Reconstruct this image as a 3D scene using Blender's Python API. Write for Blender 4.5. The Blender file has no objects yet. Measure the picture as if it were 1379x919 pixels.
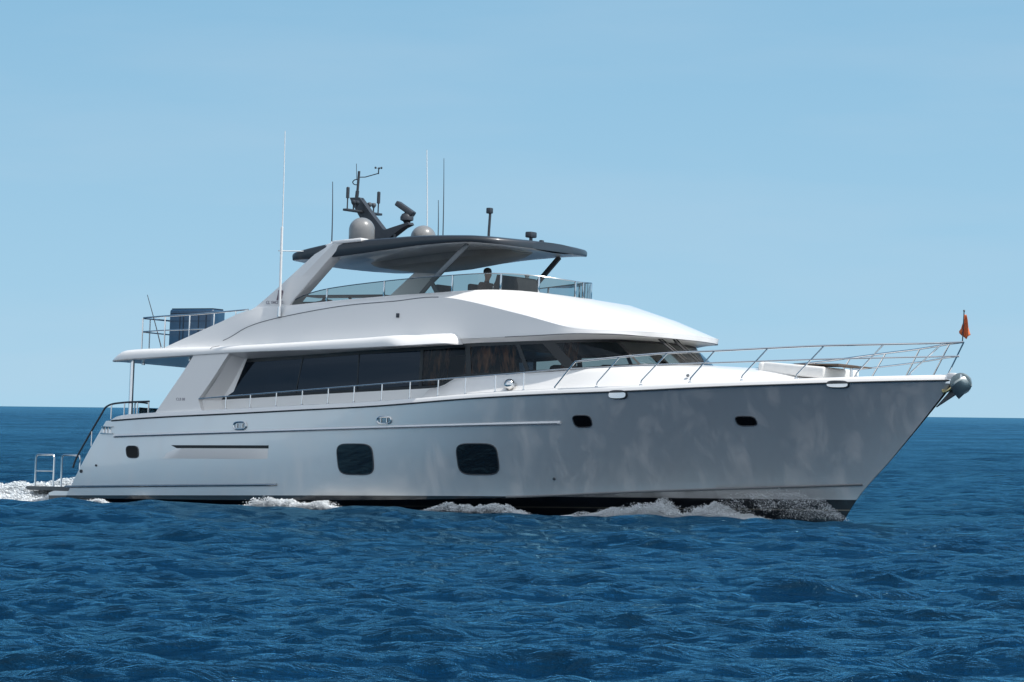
import bpy, bmesh, math, random
import numpy as np
DENOISE = True
from mathutils import Vector, Matrix, noise

random.seed(7)
rng = np.random.default_rng(11)
SC = bpy.context.scene
COL = SC.collection

# ------------------------------------------------------------------ camera
cam_d = bpy.data.cameras.new('camera')
cam = bpy.data.objects.new('camera', cam_d)
COL.objects.link(cam)
SC.camera = cam
cam_d.sensor_width = 36.0
cam_d.lens = 149.06
cam_d.clip_start = 0.5
cam_d.clip_end = 60000.0
_f = Vector((-0.58380052, 0.8117249, 0.01672271))
_r = Vector((0.81189706, 0.58368527, 0.01160456))
_u = Vector((3.41089603e-04, -2.03518609e-02, 9.99792821e-01))
_m = Matrix((_r, _u, -_f)).transposed().to_4x4()
CAMP = Vector((76.98080725, -87.37383539, 2.45))
cam.matrix_world = Matrix.Translation(CAMP) @ _m

# ------------------------------------------------------------------ world, sun, exposure
SUN_DIR = Vector((0.50, 0.16, 0.85)).normalized()      # towards the sun
world = bpy.data.worlds.new('World')
SC.world = world
world.use_nodes = True
wn, wl = world.node_tree.nodes, world.node_tree.links
wn.clear()
sky = wn.new('ShaderNodeTexSky')
sky.sky_type = 'NISHITA'
sky.sun_disc = False
sky.sun_elevation = math.asin(SUN_DIR.z)
sky.sun_rotation = math.atan2(SUN_DIR.x, SUN_DIR.y)
sky.altitude = 0
sky.air_density = 1.0
sky.dust_density = 0.35
sky.ozone_density = 1.0
bg = wn.new('ShaderNodeBackground')
bg.inputs['Strength'].default_value = 0.10
tint = wn.new('ShaderNodeMix')
tint.data_type = 'RGBA'
tint.blend_type = 'MULTIPLY'
tint.inputs[0].default_value = 1.0
tint.inputs[7].default_value = (1.00, 1.28, 1.18, 1)
out = wn.new('ShaderNodeOutputWorld')
# clear marine air: the low sky keeps the blue of the sky some degrees higher up
geo = wn.new('ShaderNodeTexCoord')
sepv = wn.new('ShaderNodeSeparateXYZ')
wl.new(geo.outputs['Generated'], sepv.inputs[0])
lift = wn.new('ShaderNodeMath')
lift.operation = 'MULTIPLY_ADD'
lift.inputs[1].default_value = 0.80
lift.inputs[2].default_value = 0.20
wl.new(sepv.outputs[2], lift.inputs[0])
comb = wn.new('ShaderNodeCombineXYZ')
wl.new(sepv.outputs[0], comb.inputs[0])
wl.new(sepv.outputs[1], comb.inputs[1])
wl.new(lift.outputs[0], comb.inputs[2])
nrm = wn.new('ShaderNodeVectorMath')
nrm.operation = 'NORMALIZE'
wl.new(comb.outputs[0], nrm.inputs[0])
wl.new(nrm.outputs[0], sky.inputs['Vector'])
wl.new(sky.outputs[0], tint.inputs[6])
# unseen pale cloud bank added behind the camera to fill the shaded sides
dotb = wn.new('ShaderNodeVectorMath')
dotb.operation = 'DOT_PRODUCT'
dotb.inputs[1].default_value = (0.58, -0.80, 0.12)
wl.new(geo.outputs['Generated'], dotb.inputs[0])
hz = wn.new('ShaderNodeMapRange')
hz.inputs['From Min'].default_value = 0.0
hz.inputs['From Max'].default_value = 0.11
hz.inputs['To Min'].default_value = 0.30
hz.inputs['To Max'].default_value = 0.0
wl.new(sepv.outputs[2], hz.inputs['Value'])
cir = wn.new('ShaderNodeTexNoise')
cir.inputs['Scale'].default_value = 9.0
cir.inputs['Detail'].default_value = 5
cirm = wn.new('ShaderNodeMapping')
cirm.inputs['Scale'].default_value = (1.0, 1.0, 6.0)
wl.new(geo.outputs['Generated'], cirm.inputs['Vector'])
wl.new(cirm.outputs[0], cir.inputs['Vector'])
cira = wn.new('ShaderNodeMapRange')
cira.inputs['From Min'].default_value = 0.45
cira.inputs['From Max'].default_value = 0.80
cira.inputs['To Max'].default_value = 0.16
wl.new(cir.outputs['Fac'], cira.inputs['Value'])
hsum = wn.new('ShaderNodeMath')
hsum.operation = 'ADD'
wl.new(hz.outputs[0], hsum.inputs[0])
wl.new(cira.outputs[0], hsum.inputs[1])
pale = wn.new('ShaderNodeMix')
pale.data_type = 'RGBA'
pale.inputs[7].default_value = (4.4, 5.2, 6.0, 1)
wl.new(hsum.outputs[0], pale.inputs[0])
wl.new(tint.outputs[2], pale.inputs[6])
side_r = wn.new('ShaderNodeMapRange')
side_r.interpolation_type = 'SMOOTHSTEP'
side_r.inputs['From Min'].default_value = -0.05
side_r.inputs['From Max'].default_value = 0.45
wl.new(dotb.outputs['Value'], side_r.inputs['Value'])
cmap = wn.new('ShaderNodeMapping')
cmap.inputs['Scale'].default_value = (2.2, 2.2, 5.0)
wl.new(geo.outputs['Generated'], cmap.inputs['Vector'])
cnz = wn.new('ShaderNodeTexNoise')
cnz.inputs['Scale'].default_value = 1.6
cnz.inputs['Detail'].default_value = 7
cnz.inputs['Roughness'].default_value = 0.6
cnz.inputs['Distortion'].default_value = 0.6
wl.new(cmap.outputs[0], cnz.inputs['Vector'])
cov = wn.new('ShaderNodeMapRange')
cov.inputs['From Min'].default_value = 0.36
cov.inputs['From Max'].default_value = 0.62
cov.inputs['To Min'].default_value = 0.25
wl.new(cnz.outputs['Fac'], cov.inputs['Value'])
cfac = wn.new('ShaderNodeMath')
cfac.operation = 'MULTIPLY'
wl.new(side_r.outputs[0], cfac.inputs[0])
wl.new(cov.outputs[0], cfac.inputs[1])
cmix = wn.new('ShaderNodeMix')
cmix.data_type = 'RGBA'
cmix.inputs[7].default_value = (9.4, 9.8, 10.4, 1)
wl.new(cfac.outputs[0], cmix.inputs[0])
wl.new(pale.outputs[2], cmix.inputs[6])
wl.new(cmix.outputs[2], bg.inputs['Color'])
wl.new(bg.outputs[0], out.inputs['Surface'])

sun_d = bpy.data.lights.new('sun', 'SUN')
sun_d.energy = 3.3
sun_d.angle = math.radians(0.5)
sun_d.color = (1.0, 0.96, 0.90)
sun = bpy.data.objects.new('sun', sun_d)
COL.objects.link(sun)
sun.location = (0, 0, 60)
sun.rotation_euler = SUN_DIR.to_track_quat('Z', 'Y').to_euler()

SC.cycles.transparent_max_bounces = 24
SC.cycles.sample_clamp_indirect = 2.0
SC.cycles.caustics_reflective = False
SC.cycles.caustics_refractive = False
SC.cycles.use_denoising = DENOISE
SC.cycles.denoising_prefilter = 'ACCURATE'
SC.view_settings.view_transform = 'Standard'
SC.view_settings.look = 'None'
SC.view_settings.exposure = 0.40
SC.view_settings.gamma = 1.0
SC.view_settings.use_curve_mapping = False

# ------------------------------------------------------------------ helpers
HEEL = math.radians(2.5)
RX = Matrix.Rotation(-HEEL, 4, 'X')
MID = Vector((13.5, 0, 0))


def W(p):
    return RX @ Vector(p)


def pchip(P, x):
    """smooth monotone interpolation through the table P at x (scalar)"""
    n = len(P)
    if x <= P[0][0]:
        return P[0][1]
    if x >= P[-1][0]:
        return P[-1][1]
    i = 0
    while x > P[i + 1][0]:
        i += 1
    h = [P[k + 1][0] - P[k][0] for k in range(n - 1)]
    d = [(P[k + 1][1] - P[k][1]) / h[k] for k in range(n - 1)]

    def slope(k):
        if k == 0:
            return d[0]
        if k == n - 1:
            return d[-1]
        if d[k - 1] * d[k] <= 0:
            return 0.0
        w1, w2 = 2 * h[k] + h[k - 1], h[k] + 2 * h[k - 1]
        return (w1 + w2) / (w1 / d[k - 1] + w2 / d[k])
    t = (x - P[i][0]) / h[i]
    a, b = slope(i), slope(i + 1)
    t2, t3 = t * t, t * t * t
    return (2 * t3 - 3 * t2 + 1) * P[i][1] + (t3 - 2 * t2 + t) * h[i] * a + (-2 * t3 + 3 * t2) * P[i + 1][1] + (t3 - t2) * h[i] * b


def catmull(pts, n):
    """dense points through pts"""
    pts = [Vector(p) for p in pts]
    res = []
    for i in range(len(pts) - 1):
        p0 = pts[i - 1] if i > 0 else pts[i] * 2 - pts[i + 1]
        p1, p2 = pts[i], pts[i + 1]
        p3 = pts[i + 2] if i + 2 < len(pts) else p2 * 2 - p1
        for k in range(n):
            t = k / n
            res.append(0.5 * ((2 * p1) + (p2 - p0) * t + (2 * p0 - 5 * p1 + 4 * p2 - p3) * t * t + (3 * p1 - p0 - 3 * p2 + p3) * t ** 3))
    res.append(pts[-1])
    return res


def bm_new():
    return bmesh.new()


def add_loft(bm, rows, close_v=False, close_u=False):
    vs = [[bm.verts.new(p) for p in r] for r in rows]
    nu = len(vs)
    for i in range(nu if close_u else nu - 1):
        a, b = vs[i], vs[(i + 1) % nu]
        m = len(a)
        for j in range(m if close_v else m - 1):
            k = (j + 1) % m
            f = [a[j], a[k], b[k], b[j]]
            try:
                bm.faces.new(f)
            except ValueError:
                pass
    return vs


def add_tube(bm, pts, r, seg=8, cap=True, r2=None):
    pts = [Vector(p) for p in pts]
    rings = []
    n = len(pts)
    prev = None
    for i, p in enumerate(pts):
        t = (pts[min(i + 1, n - 1)] - pts[max(i - 1, 0)])
        if t.length < 1e-9:
            t = Vector((0, 0, 1))
        t.normalize()
        if prev is None:
            up = Vector((0, 0, 1)) if abs(t.z) < 0.9 else Vector((1, 0, 0))
            a = t.cross(up).normalized()
        else:
            a = (prev - t * prev.dot(t)).normalized()
        prev = a
        b = t.cross(a)
        rr = r if r2 is None else r + (r2 - r) * i / max(1, n - 1)
        rings.append([p + (a * math.cos(2 * math.pi * k / seg) + b * math.sin(2 * math.pi * k / seg)) * rr for k in range(seg)])
    vs = add_loft(bm, rings, close_v=True)
    if cap:
        bm.faces.new(vs[0])
        bm.faces.new(list(reversed(vs[-1])))


def add_box(bm, c, s, rot=None, bevel=0.0, seg=2):
    g = bmesh.ops.create_cube(bm, size=1.0)
    vs = g['verts']
    for v in vs:
        v.co = Vector((v.co.x * s[0], v.co.y * s[1], v.co.z * s[2]))
    if bevel > 0:
        es = list({e for v in vs for e in v.link_edges})
        r = bmesh.ops.bevel(bm, geom=es, offset=bevel, segments=seg, affect='EDGES', profile=0.5)
        vs = list({v for f in r['faces'] for v in f.verts} | {v for v in vs if v.is_valid})
    M = Matrix.Translation(Vector(c)) @ (rot.to_4x4() if rot is not None else Matrix.Identity(4))
    for v in vs:
        v.co = M @ v.co


def add_lathe(bm, c, prof, seg=24, axis=None):
    """prof = [(radius, height)]"""
    c = Vector(c)
    q = Matrix.Identity(3)
    if axis is not None:
        q = Vector((0, 0, 1)).rotation_difference(Vector(axis).normalized()).to_matrix()
    rows = []
    for r, h in prof:
        rows.append([c + q @ Vector((max(r, 1e-4) * math.cos(2 * math.pi * k / seg), max(r, 1e-4) * math.sin(2 * math.pi * k / seg), h)) for k in range(seg)])
    vs = add_loft(bm, rows, close_v=True)
    bm.faces.new(list(reversed(vs[0])))
    bm.faces.new(vs[-1])


def add_prism_y(bm, poly, y0, y1):
    """poly in (x, z), extruded between y0 and y1 (numbers or functions of x, z)"""
    fa = (lambda x, z: y0) if not callable(y0) else y0
    fb = (lambda x, z: y1) if not callable(y1) else y1
    a = [bm.verts.new((x, fa(x, z), z)) for x, z in poly]
    b = [bm.verts.new((x, fb(x, z), z)) for x, z in poly]
    n = len(poly)
    bm.faces.new(a)
    bm.faces.new(list(reversed(b)))
    for i in range(n):
        bm.faces.new([a[i], b[i], b[(i + 1) % n], a[(i + 1) % n]])


def bevel_all(bm, off, seg=2, ang=30):
    es = [e for e in bm.edges if len(e.link_faces) == 2 and e.calc_face_angle(0) > math.radians(ang)]
    bmesh.ops.bevel(bm, geom=es, offset=off, segments=seg, affect='EDGES', profile=0.5, clamp_overlap=True)


ORIGIN = {}


def obj(name, bm, m, parent=None, smooth=40, label=None, doubles=1e-5, recalc=True):
    """link the bmesh as one mesh object; coordinates are the yacht's own (or the world's without a parent)"""
    if doubles:
        bmesh.ops.remove_doubles(bm, verts=bm.verts, dist=doubles)
    if recalc:
        bmesh.ops.recalc_face_normals(bm, faces=bm.faces)
    me = bpy.data.meshes.new(name)
    bm.to_mesh(me)
    bm.free()
    o = bpy.data.objects.new(name, me)
    COL.objects.link(o)
    for k in (m if isinstance(m, (list, tuple)) else [m]):
        me.materials.append(k)
    if parent is not None:
        off = ORIGIN[parent.name]
        me.transform(Matrix.Translation(-off))
        o.parent = parent
        ORIGIN[o.name] = off
    if smooth:
        for p in me.polygons:
            p.use_smooth = True
        me.set_sharp_from_angle(angle=math.radians(smooth))
    if label:
        o['label'] = label
    return o


def thing(name, label, cat, loc):
    """an Empty at the thing's base; loc is in the yacht's frame"""
    o = bpy.data.objects.new(name, None)
    COL.objects.link(o)
    o.empty_display_size = 0.3
    o.location = W(loc)
    o.rotation_euler = (-HEEL, 0, 0)
    o['label'] = label
    o['category'] = cat
    ORIGIN[o.name] = Vector(loc)
    return o


# ------------------------------------------------------------------ materials
def mat(name, col, rough=0.4, metal=0.0, coat=0.0, coat_rough=0.03, var=0.0, scale=3.0, rvar=0.0, ior=1.5):
    m = bpy.data.materials.new(name)
    m.use_nodes = True
    n, l = m.node_tree.nodes, m.node_tree.links
    b = n['Principled BSDF']
    b.inputs['Base Color'].default_value = (*col, 1)
    b.inputs['Roughness'].default_value = rough
    b.inputs['Metallic'].default_value = metal
    b.inputs['Coat Weight'].default_value = coat
    b.inputs['Coat Roughness'].default_value = coat_rough
    b.inputs['IOR'].default_value = ior
    if var or rvar:
        tc = n.new('ShaderNodeTexCoord')
        nz = n.new('ShaderNodeTexNoise')
        nz.inputs['Scale'].default_value = scale
        nz.inputs['Detail'].default_value = 6
        l.new(tc.outputs['Object'], nz.inputs['Vector'])
        if var:
            mx = n.new('ShaderNodeMix')
            mx.data_type = 'RGBA'
            mx.inputs[6].default_value = (*[c * (1 - var) for c in col], 1)
            mx.inputs[7].default_value = (*[min(1, c * (1 + var)) for c in col], 1)
            l.new(nz.outputs['Fac'], mx.inputs[0])
            l.new(mx.outputs[2], b.inputs['Base Color'])
        if rvar:
            mr = n.new('ShaderNodeMapRange')
            mr.inputs['To Min'].default_value = max(0.02, rough - rvar)
            mr.inputs['To Max'].default_value = rough + rvar
            l.new(nz.outputs['Fac'], mr.inputs['Value'])
            l.new(mr.outputs[0], b.inputs['Roughness'])
    return m


GEL = mat('gelcoat_white', (0.80, 0.785, 0.77), 0.38, coat=0.6, var=0.015, scale=0.8, rvar=0.05)
GELT = mat('gelcoat_trim', (0.72, 0.73, 0.74), 0.32, coat=0.4, var=0.02, scale=2.0)
STEEL = mat('polished_steel', (0.62, 0.63, 0.64), 0.16, metal=1.0, rvar=0.05, scale=6)
STRIP = mat('bright_strip', (0.35, 0.37, 0.39), 0.22, metal=1.0, var=0.25, scale=4)
DKSTRIP = mat('dark_strip', (0.06, 0.065, 0.07), 0.25, metal=0.6)
BLACKP = mat('black_paint', (0.006, 0.007, 0.009), 0.4, coat=0.0, var=0.15, scale=5)
HARDT = mat('charcoal_metallic', (0.035, 0.038, 0.045), 0.42, metal=0.25, coat=0.35, coat_rough=0.15, var=0.12, scale=2.5)
SOFFIT = mat('soffit_grey', (0.66, 0.68, 0.70), 0.3, coat=0.3, var=0.15, scale=1.5)
POD = mat('pod_grey', (0.26, 0.26, 0.26), 0.45, var=0.3, scale=2.5)
DOME = mat('dome_grey', (0.22, 0.22, 0.22), 0.33, coat=0.35, var=0.04, scale=8)
DKGREY = mat('dark_grey_metal', (0.05, 0.055, 0.065), 0.45, metal=0.3, var=0.2, scale=10)
MIDGREY = mat('mid_grey_metal', (0.16, 0.17, 0.18), 0.4, metal=0.4, var=0.1, scale=10)
FIBRE = mat('white_fibreglass', (0.78, 0.79, 0.79), 0.35)
BRASS = mat('brass_ring', (0.5, 0.4, 0.2), 0.35, metal=1.0)
NAVY = mat('navy_canvas', (0.018, 0.06, 0.12), 0.36, coat=0.3, coat_rough=0.2, var=0.25, scale=4)
NAVYD = mat('navy_seam', (0.008, 0.02, 0.04), 0.5)
CHAR = mat('charcoal_fabric', (0.03, 0.032, 0.036), 0.85, var=0.25, scale=14)
BLKFAB = mat('black_upholstery', (0.012, 0.013, 0.016), 0.6, var=0.3, scale=12)
TEAK = mat('weathered_teak', (0.14, 0.10, 0.075), 0.65, var=0.35, scale=9)
DECK = mat('deck_nonskid', (0.55, 0.55, 0.53), 0.8, var=0.06, scale=6)
CUSH = mat('white_cushion', (0.74, 0.73, 0.71), 0.75, var=0.04, scale=5)
REFL = mat('brown_reflection', (0.34, 0.18, 0.11), 0.8, var=0.75, scale=7)  # reflection of brown rock painted as a colour pattern
def _reflection_pattern(m):
    n, l = m.node_tree.nodes, m.node_tree.links
    nz = [q for q in n if q.type == 'TEX_NOISE'][0]
    mx = [q for q in n if q.type == 'MIX'][0]
    tc = [q for q in n if q.type == 'TEX_COORD'][0]
    mp = n.new('ShaderNodeMapping')
    mp.inputs['Rotation'].default_value = (0, math.radians(28), 0)
    mp.inputs['Scale'].default_value = (2.6, 1.0, 0.55)
    l.new(tc.outputs['Object'], mp.inputs['Vector'])
    l.new(mp.outputs[0], nz.inputs['Vector'])
    nz.inputs['Scale'].default_value = 2.6
    nz.inputs['Detail'].default_value = 9
    mr = n.new('ShaderNodeMapRange')
    mr.inputs['From Min'].default_value = 0.42
    mr.inputs['From Max'].default_value = 0.64
    l.new(nz.outputs['Fac'], mr.inputs['Value'])
    l.new(mr.outputs[0], mx.inputs[0])
    mx.inputs[6].default_value = (0.02, 0.016, 0.014, 1)
    mx.inputs[7].default_value = (0.66, 0.33, 0.17, 1)


_reflection_pattern(REFL)
INT = mat('interior_dark', (0.03, 0.032, 0.036), 0.7, var=0.3, scale=2)
INTL = mat('interior_pale', (0.45, 0.46, 0.45), 0.6, var=0.1, scale=2)
ORANGE = mat('orange_cloth', (0.70, 0.17, 0.06), 0.8, var=0.25, scale=12)
SKIN = mat('skin', (0.42, 0.24, 0.17), 0.55, var=0.06, scale=20)
HAIR = mat('dark_hair', (0.012, 0.009, 0.008), 0.6, var=0.3, scale=60)
JACKET = mat('dark_jacket', (0.012, 0.014, 0.018), 0.8, var=0.3, scale=14)
ANCH = mat('galvanised_anchor', (0.30, 0.34, 0.34), 0.38, metal=0.75, var=0.2, scale=7)
LETTER = mat('grey_lettering', (0.22, 0.20, 0.24), 0.5)
EMBLEM = mat('maroon_emblem', (0.16, 0.10, 0.13), 0.5)
VOID = mat('dark_opening', (0.006, 0.007, 0.008), 0.5)


def hull_material():
    m = mat('hull_gelcoat', (0.70, 0.69, 0.68), 0.30, metal=0.6, coat=1.0, coat_rough=0.02, var=0.012, scale=0.7)
    n, l = m.node_tree.nodes, m.node_tree.links
    b = n['Principled BSDF']
    src = b.inputs['Base Color'].links[0].from_socket
    tc = n.new('ShaderNodeTexCoord')
    sp = n.new('ShaderNodeSeparateXYZ')
    l.new(tc.outputs['Object'], sp.inputs[0])

    def math_(op, a, bb):
        q = n.new('ShaderNodeMath')
        q.operation = op
        for i, v in enumerate((a, bb)):
            if isinstance(v, (int, float)):
                q.inputs[i].default_value = v
            else:
                l.new(v, q.inputs[i])
        return q.outputs[0]
    # height above the sloping boot line (x is measured from amidships)
    hgt = math_('SUBTRACT', sp.outputs[2], math_('ADD', math_('MULTIPLY', sp.outputs[0], 0.0205), -0.062 + 13.5 * 0.0205))
    below = math_('LESS_THAN', hgt, 0.0)
    gold = math_('MULTIPLY', math_('LESS_THAN', hgt, -0.235), math_('GREATER_THAN', hgt, -0.262))
    mx = n.new('ShaderNodeMix')
    mx.data_type = 'RGBA'
    mx.inputs[7].default_value = (0.010, 0.012, 0.016, 1)
    l.new(below, mx.inputs[0])
    l.new(src, mx.inputs[6])
    mg = n.new('ShaderNodeMix')
    mg.data_type = 'RGBA'
    mg.inputs[7].default_value = (0.16, 0.15, 0.12, 1)
    l.new(gold, mg.inputs[0])
    l.new(mx.outputs[2], mg.inputs[6])
    l.new(mg.outputs[2], b.inputs['Base Color'])
    # wispy streaks of water-ripple light painted in through the metallic value
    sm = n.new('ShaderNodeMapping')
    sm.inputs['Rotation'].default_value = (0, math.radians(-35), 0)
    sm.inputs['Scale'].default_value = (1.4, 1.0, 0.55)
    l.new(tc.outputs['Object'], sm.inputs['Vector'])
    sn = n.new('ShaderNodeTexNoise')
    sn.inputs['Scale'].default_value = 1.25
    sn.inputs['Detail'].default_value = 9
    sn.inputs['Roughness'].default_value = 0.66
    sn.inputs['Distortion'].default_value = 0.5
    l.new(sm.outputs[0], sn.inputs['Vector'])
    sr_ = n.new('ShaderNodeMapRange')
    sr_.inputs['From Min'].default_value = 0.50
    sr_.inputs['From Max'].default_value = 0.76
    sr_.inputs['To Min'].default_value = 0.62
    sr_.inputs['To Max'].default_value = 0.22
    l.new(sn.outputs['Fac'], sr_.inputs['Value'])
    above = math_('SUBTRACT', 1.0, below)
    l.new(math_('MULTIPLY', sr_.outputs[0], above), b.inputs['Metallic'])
    wv = n.new('ShaderNodeTexNoise')
    wv.inputs['Scale'].default_value = 1.1
    wv.inputs['Detail'].default_value = 3
    l.new(tc.outputs['Object'], wv.inputs['Vector'])
    bu = n.new('ShaderNodeBump')
    bu.inputs['Strength'].default_value = 0.25
    bu.inputs['Distance'].default_value = 0.02
    l.new(wv.outputs['Fac'], bu.inputs['Height'])
    l.new(bu.outputs[0], b.inputs['Coat Normal'])
    return m


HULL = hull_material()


def glass(name, tint, refl_ior=1.5, rough=0.0, gcol=(0.95, 0.97, 1)):
    """thin pane: tinted see-through plus a mirror-like surface reflection"""
    m = bpy.data.materials.new(name)
    m.use_nodes = True
    n, l = m.node_tree.nodes, m.node_tree.links
    n.clear()
    o = n.new('ShaderNodeOutputMaterial')
    t = n.new('ShaderNodeBsdfTransparent')
    t.inputs[0].default_value = (*tint, 1)
    g = n.new('ShaderNodeBsdfGlossy')
    g.inputs['Roughness'].default_value = rough
    g.inputs['Color'].default_value = (*gcol, 1)
    fr = n.new('ShaderNodeFresnel')
    fr.inputs['IOR'].default_value = refl_ior
    mx = n.new('ShaderNodeMixShader')
    l.new(fr.outputs[0], mx.inputs[0])
    l.new(t.outputs[0], mx.inputs[1])
    l.new(g.outputs[0], mx.inputs[2])
    l.new(mx.outputs[0], o.inputs['Surface'])
    return m


GLASS_DARK = glass('saloon_glass', (0.05, 0.06, 0.08), 1.45, gcol=(0.55, 0.72, 0.95))
GLASS_WIND = glass('windscreen_glass', (0.62, 0.66, 0.64), 1.7)
GLASS_MID = glass('wheelhouse_glass', (0.55, 0.56, 0.54), 1.45, gcol=(0.45, 0.52, 0.6))
GLASS_FLY = glass('flybridge_glass', (0.48, 0.54, 0.53), 1.5)
PORTG = mat('port_glass', (0.006, 0.006, 0.007), 0.02, ior=1.65)

PORTD = mat('porthole_glass', (0.004, 0.004, 0.005), 0.05, ior=1.25)
LINING = mat('head_lining_grey', (0.16, 0.19, 0.18), 0.7, var=0.1, scale=3)

# ------------------------------------------------------------------ sea
_LW = rng.uniform(math.log(0.35), math.log(7.0), 130)
_LW = np.exp(_LW)
_DIR = math.radians(-62) + rng.normal(0, 0.52, 130)
_PH = rng.uniform(0, 2 * math.pi, 130)
_SL = 0.036 * np.interp(_LW, [0.35, 0.8, 1.6, 3, 7], [1.3, 1.3, 1.0, 0.65, 0.42])


def sea_height(x, y, spacing):
    h = np.zeros_like(x)
    dx = np.zeros_like(x)
    dy = np.zeros_like(x)
    for L, d, p, s in zip(_LW, _DIR, _PH, _SL):
        k = 2 * math.pi / L
        a = s / k
        w = np.clip((L / spacing - 2.0) / 2.0, 0, 1)
        c, sn = math.cos(d), math.sin(d)
        ph = k * (x * c + y * sn) + p
        ch, sh = np.cos(ph) * w * a, np.sin(ph) * w * a
        h += ch
        dx -= c * sh * 0.9
        dy -= sn * sh * 0.9
    return h, dx, dy


def hull_near(X, Y):
    ex = np.clip(np.abs(X - 12) - 12, 0, None)
    ey = np.clip(np.abs(Y) - 3.0, 0, None)
    return np.exp(-(ex * ex + ey * ey) / 8.0)


def sea_material():
    m = bpy.data.materials.new('sea_water')
    m.use_nodes = True
    n, l = m.node_tree.nodes, m.node_tree.links
    n.clear()
    o = n.new('ShaderNodeOutputMaterial')
    dif = n.new('ShaderNodeBsdfDiffuse')
    glo = n.new('ShaderNodeBsdfGlossy')
    glo.inputs['Color'].default_value = (0.40, 0.84, 1.06, 1)
    fr = n.new('ShaderNodeFresnel')
    fr.inputs['IOR'].default_value = 1.333
    mix = n.new('ShaderNodeMixShader')
    tc = n.new('ShaderNodeTexCoord')
    # body colour: slow patches of greener and bluer water
    nz = n.new('ShaderNodeTexNoise')
    nz.inputs['Scale'].default_value = 0.035
    nz.inputs['Detail'].default_value = 4
    l.new(tc.outputs['Object'], nz.inputs['Vector'])
    mx = n.new('ShaderNodeMix')
    mx.data_type = 'RGBA'
    mx.inputs[6].default_value = (0.0011, 0.013, 0.027, 1)
    mx.inputs[7].default_value = (0.0011, 0.016, 0.046, 1)
    l.new(nz.outputs['Fac'], mx.inputs[0])
    l.new(mx.outputs[2], dif.inputs['Color'])
    at = n.new('ShaderNodeAttribute')
    at.attribute_name = 'rough'
    l.new(at.outputs['Fac'], glo.inputs['Roughness'])
    # ripples finer than the mesh
    mp = n.new('ShaderNodeMapping')
    mp.inputs['Scale'].default_value = (1.0, 2.3, 1.0)
    mq = n.new('ShaderNodeMapping')
    mq.inputs['Rotation'].default_value = (0, 0, math.radians(-28))
    l.new(tc.outputs['Object'], mq.inputs['Vector'])
    l.new(mq.outputs[0], mp.inputs['Vector'])
    n1 = n.new('ShaderNodeTexNoise')
    n1.inputs['Scale'].default_value = 2.4
    n1.inputs['Detail'].default_value = 5
    n1.inputs['Roughness'].default_value = 0.62
    n1.inputs['Distortion'].default_value = 0.4
    l.new(mp.outputs[0], n1.inputs['Vector'])
    bp = n.new('ShaderNodeBump')
    bp.inputs['Strength'].default_value = 0.9
    bp.inputs['Distance'].default_value = 0.13
    l.new(n1.outputs['Fac'], bp.inputs['Height'])
    for k in (dif, glo, fr):
        l.new(bp.outputs[0], k.inputs['Normal'])
    # a ruffled sea never mirrors fully at a low angle: its wavelets turn towards the eye
    cap = n.new('ShaderNodeMapRange')
    cap.inputs['To Max'].default_value = 1.1
    l.new(fr.outputs[0], cap.inputs['Value'])
    lim = n.new('ShaderNodeMath')
    lim.operation = 'MINIMUM'
    l.new(cap.outputs[0], lim.inputs[0])
    mrr = n.new('ShaderNodeMapRange')
    mrr.inputs['From Min'].default_value = 0.03
    mrr.inputs['From Max'].default_value = 0.25
    mrr.inputs['To Min'].default_value = 0.95
    mrr.inputs['To Max'].default_value = 0.46
    l.new(at.outputs['Fac'], mrr.inputs['Value'])
    # wind-ruffled streaks and calmer lanes
    ws = n.new('ShaderNodeTexNoise')
    ws.inputs['Scale'].default_value = 0.03
    ws.inputs['Detail'].default_value = 11
    ws.inputs['Roughness'].default_value = 0.72
    l.new(tc.outputs['Object'], ws.inputs['Vector'])
    wr = n.new('ShaderNodeMapRange')
    wr.inputs['From Min'].default_value = 0.34
    wr.inputs['From Max'].default_value = 0.66
    wr.inputs['To Min'].default_value = 0.48
    wr.inputs['To Max'].default_value = 1.5
    l.new(ws.outputs['Fac'], wr.inputs['Value'])
    wm = n.new('ShaderNodeMath')
    wm.operation = 'MULTIPLY'
    l.new(mrr.outputs[0], wm.inputs[0])
    l.new(wr.outputs[0], wm.inputs[1])
    l.new(wm.outputs[0], lim.inputs[1])
    l.new(lim.outputs[0], mix.inputs[0])
    l.new(dif.outputs[0], mix.inputs[1])
    l.new(glo.outputs[0], mix.inputs[2])
    l.new(mix.outputs[0], o.inputs['Surface'])
    return m


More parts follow.
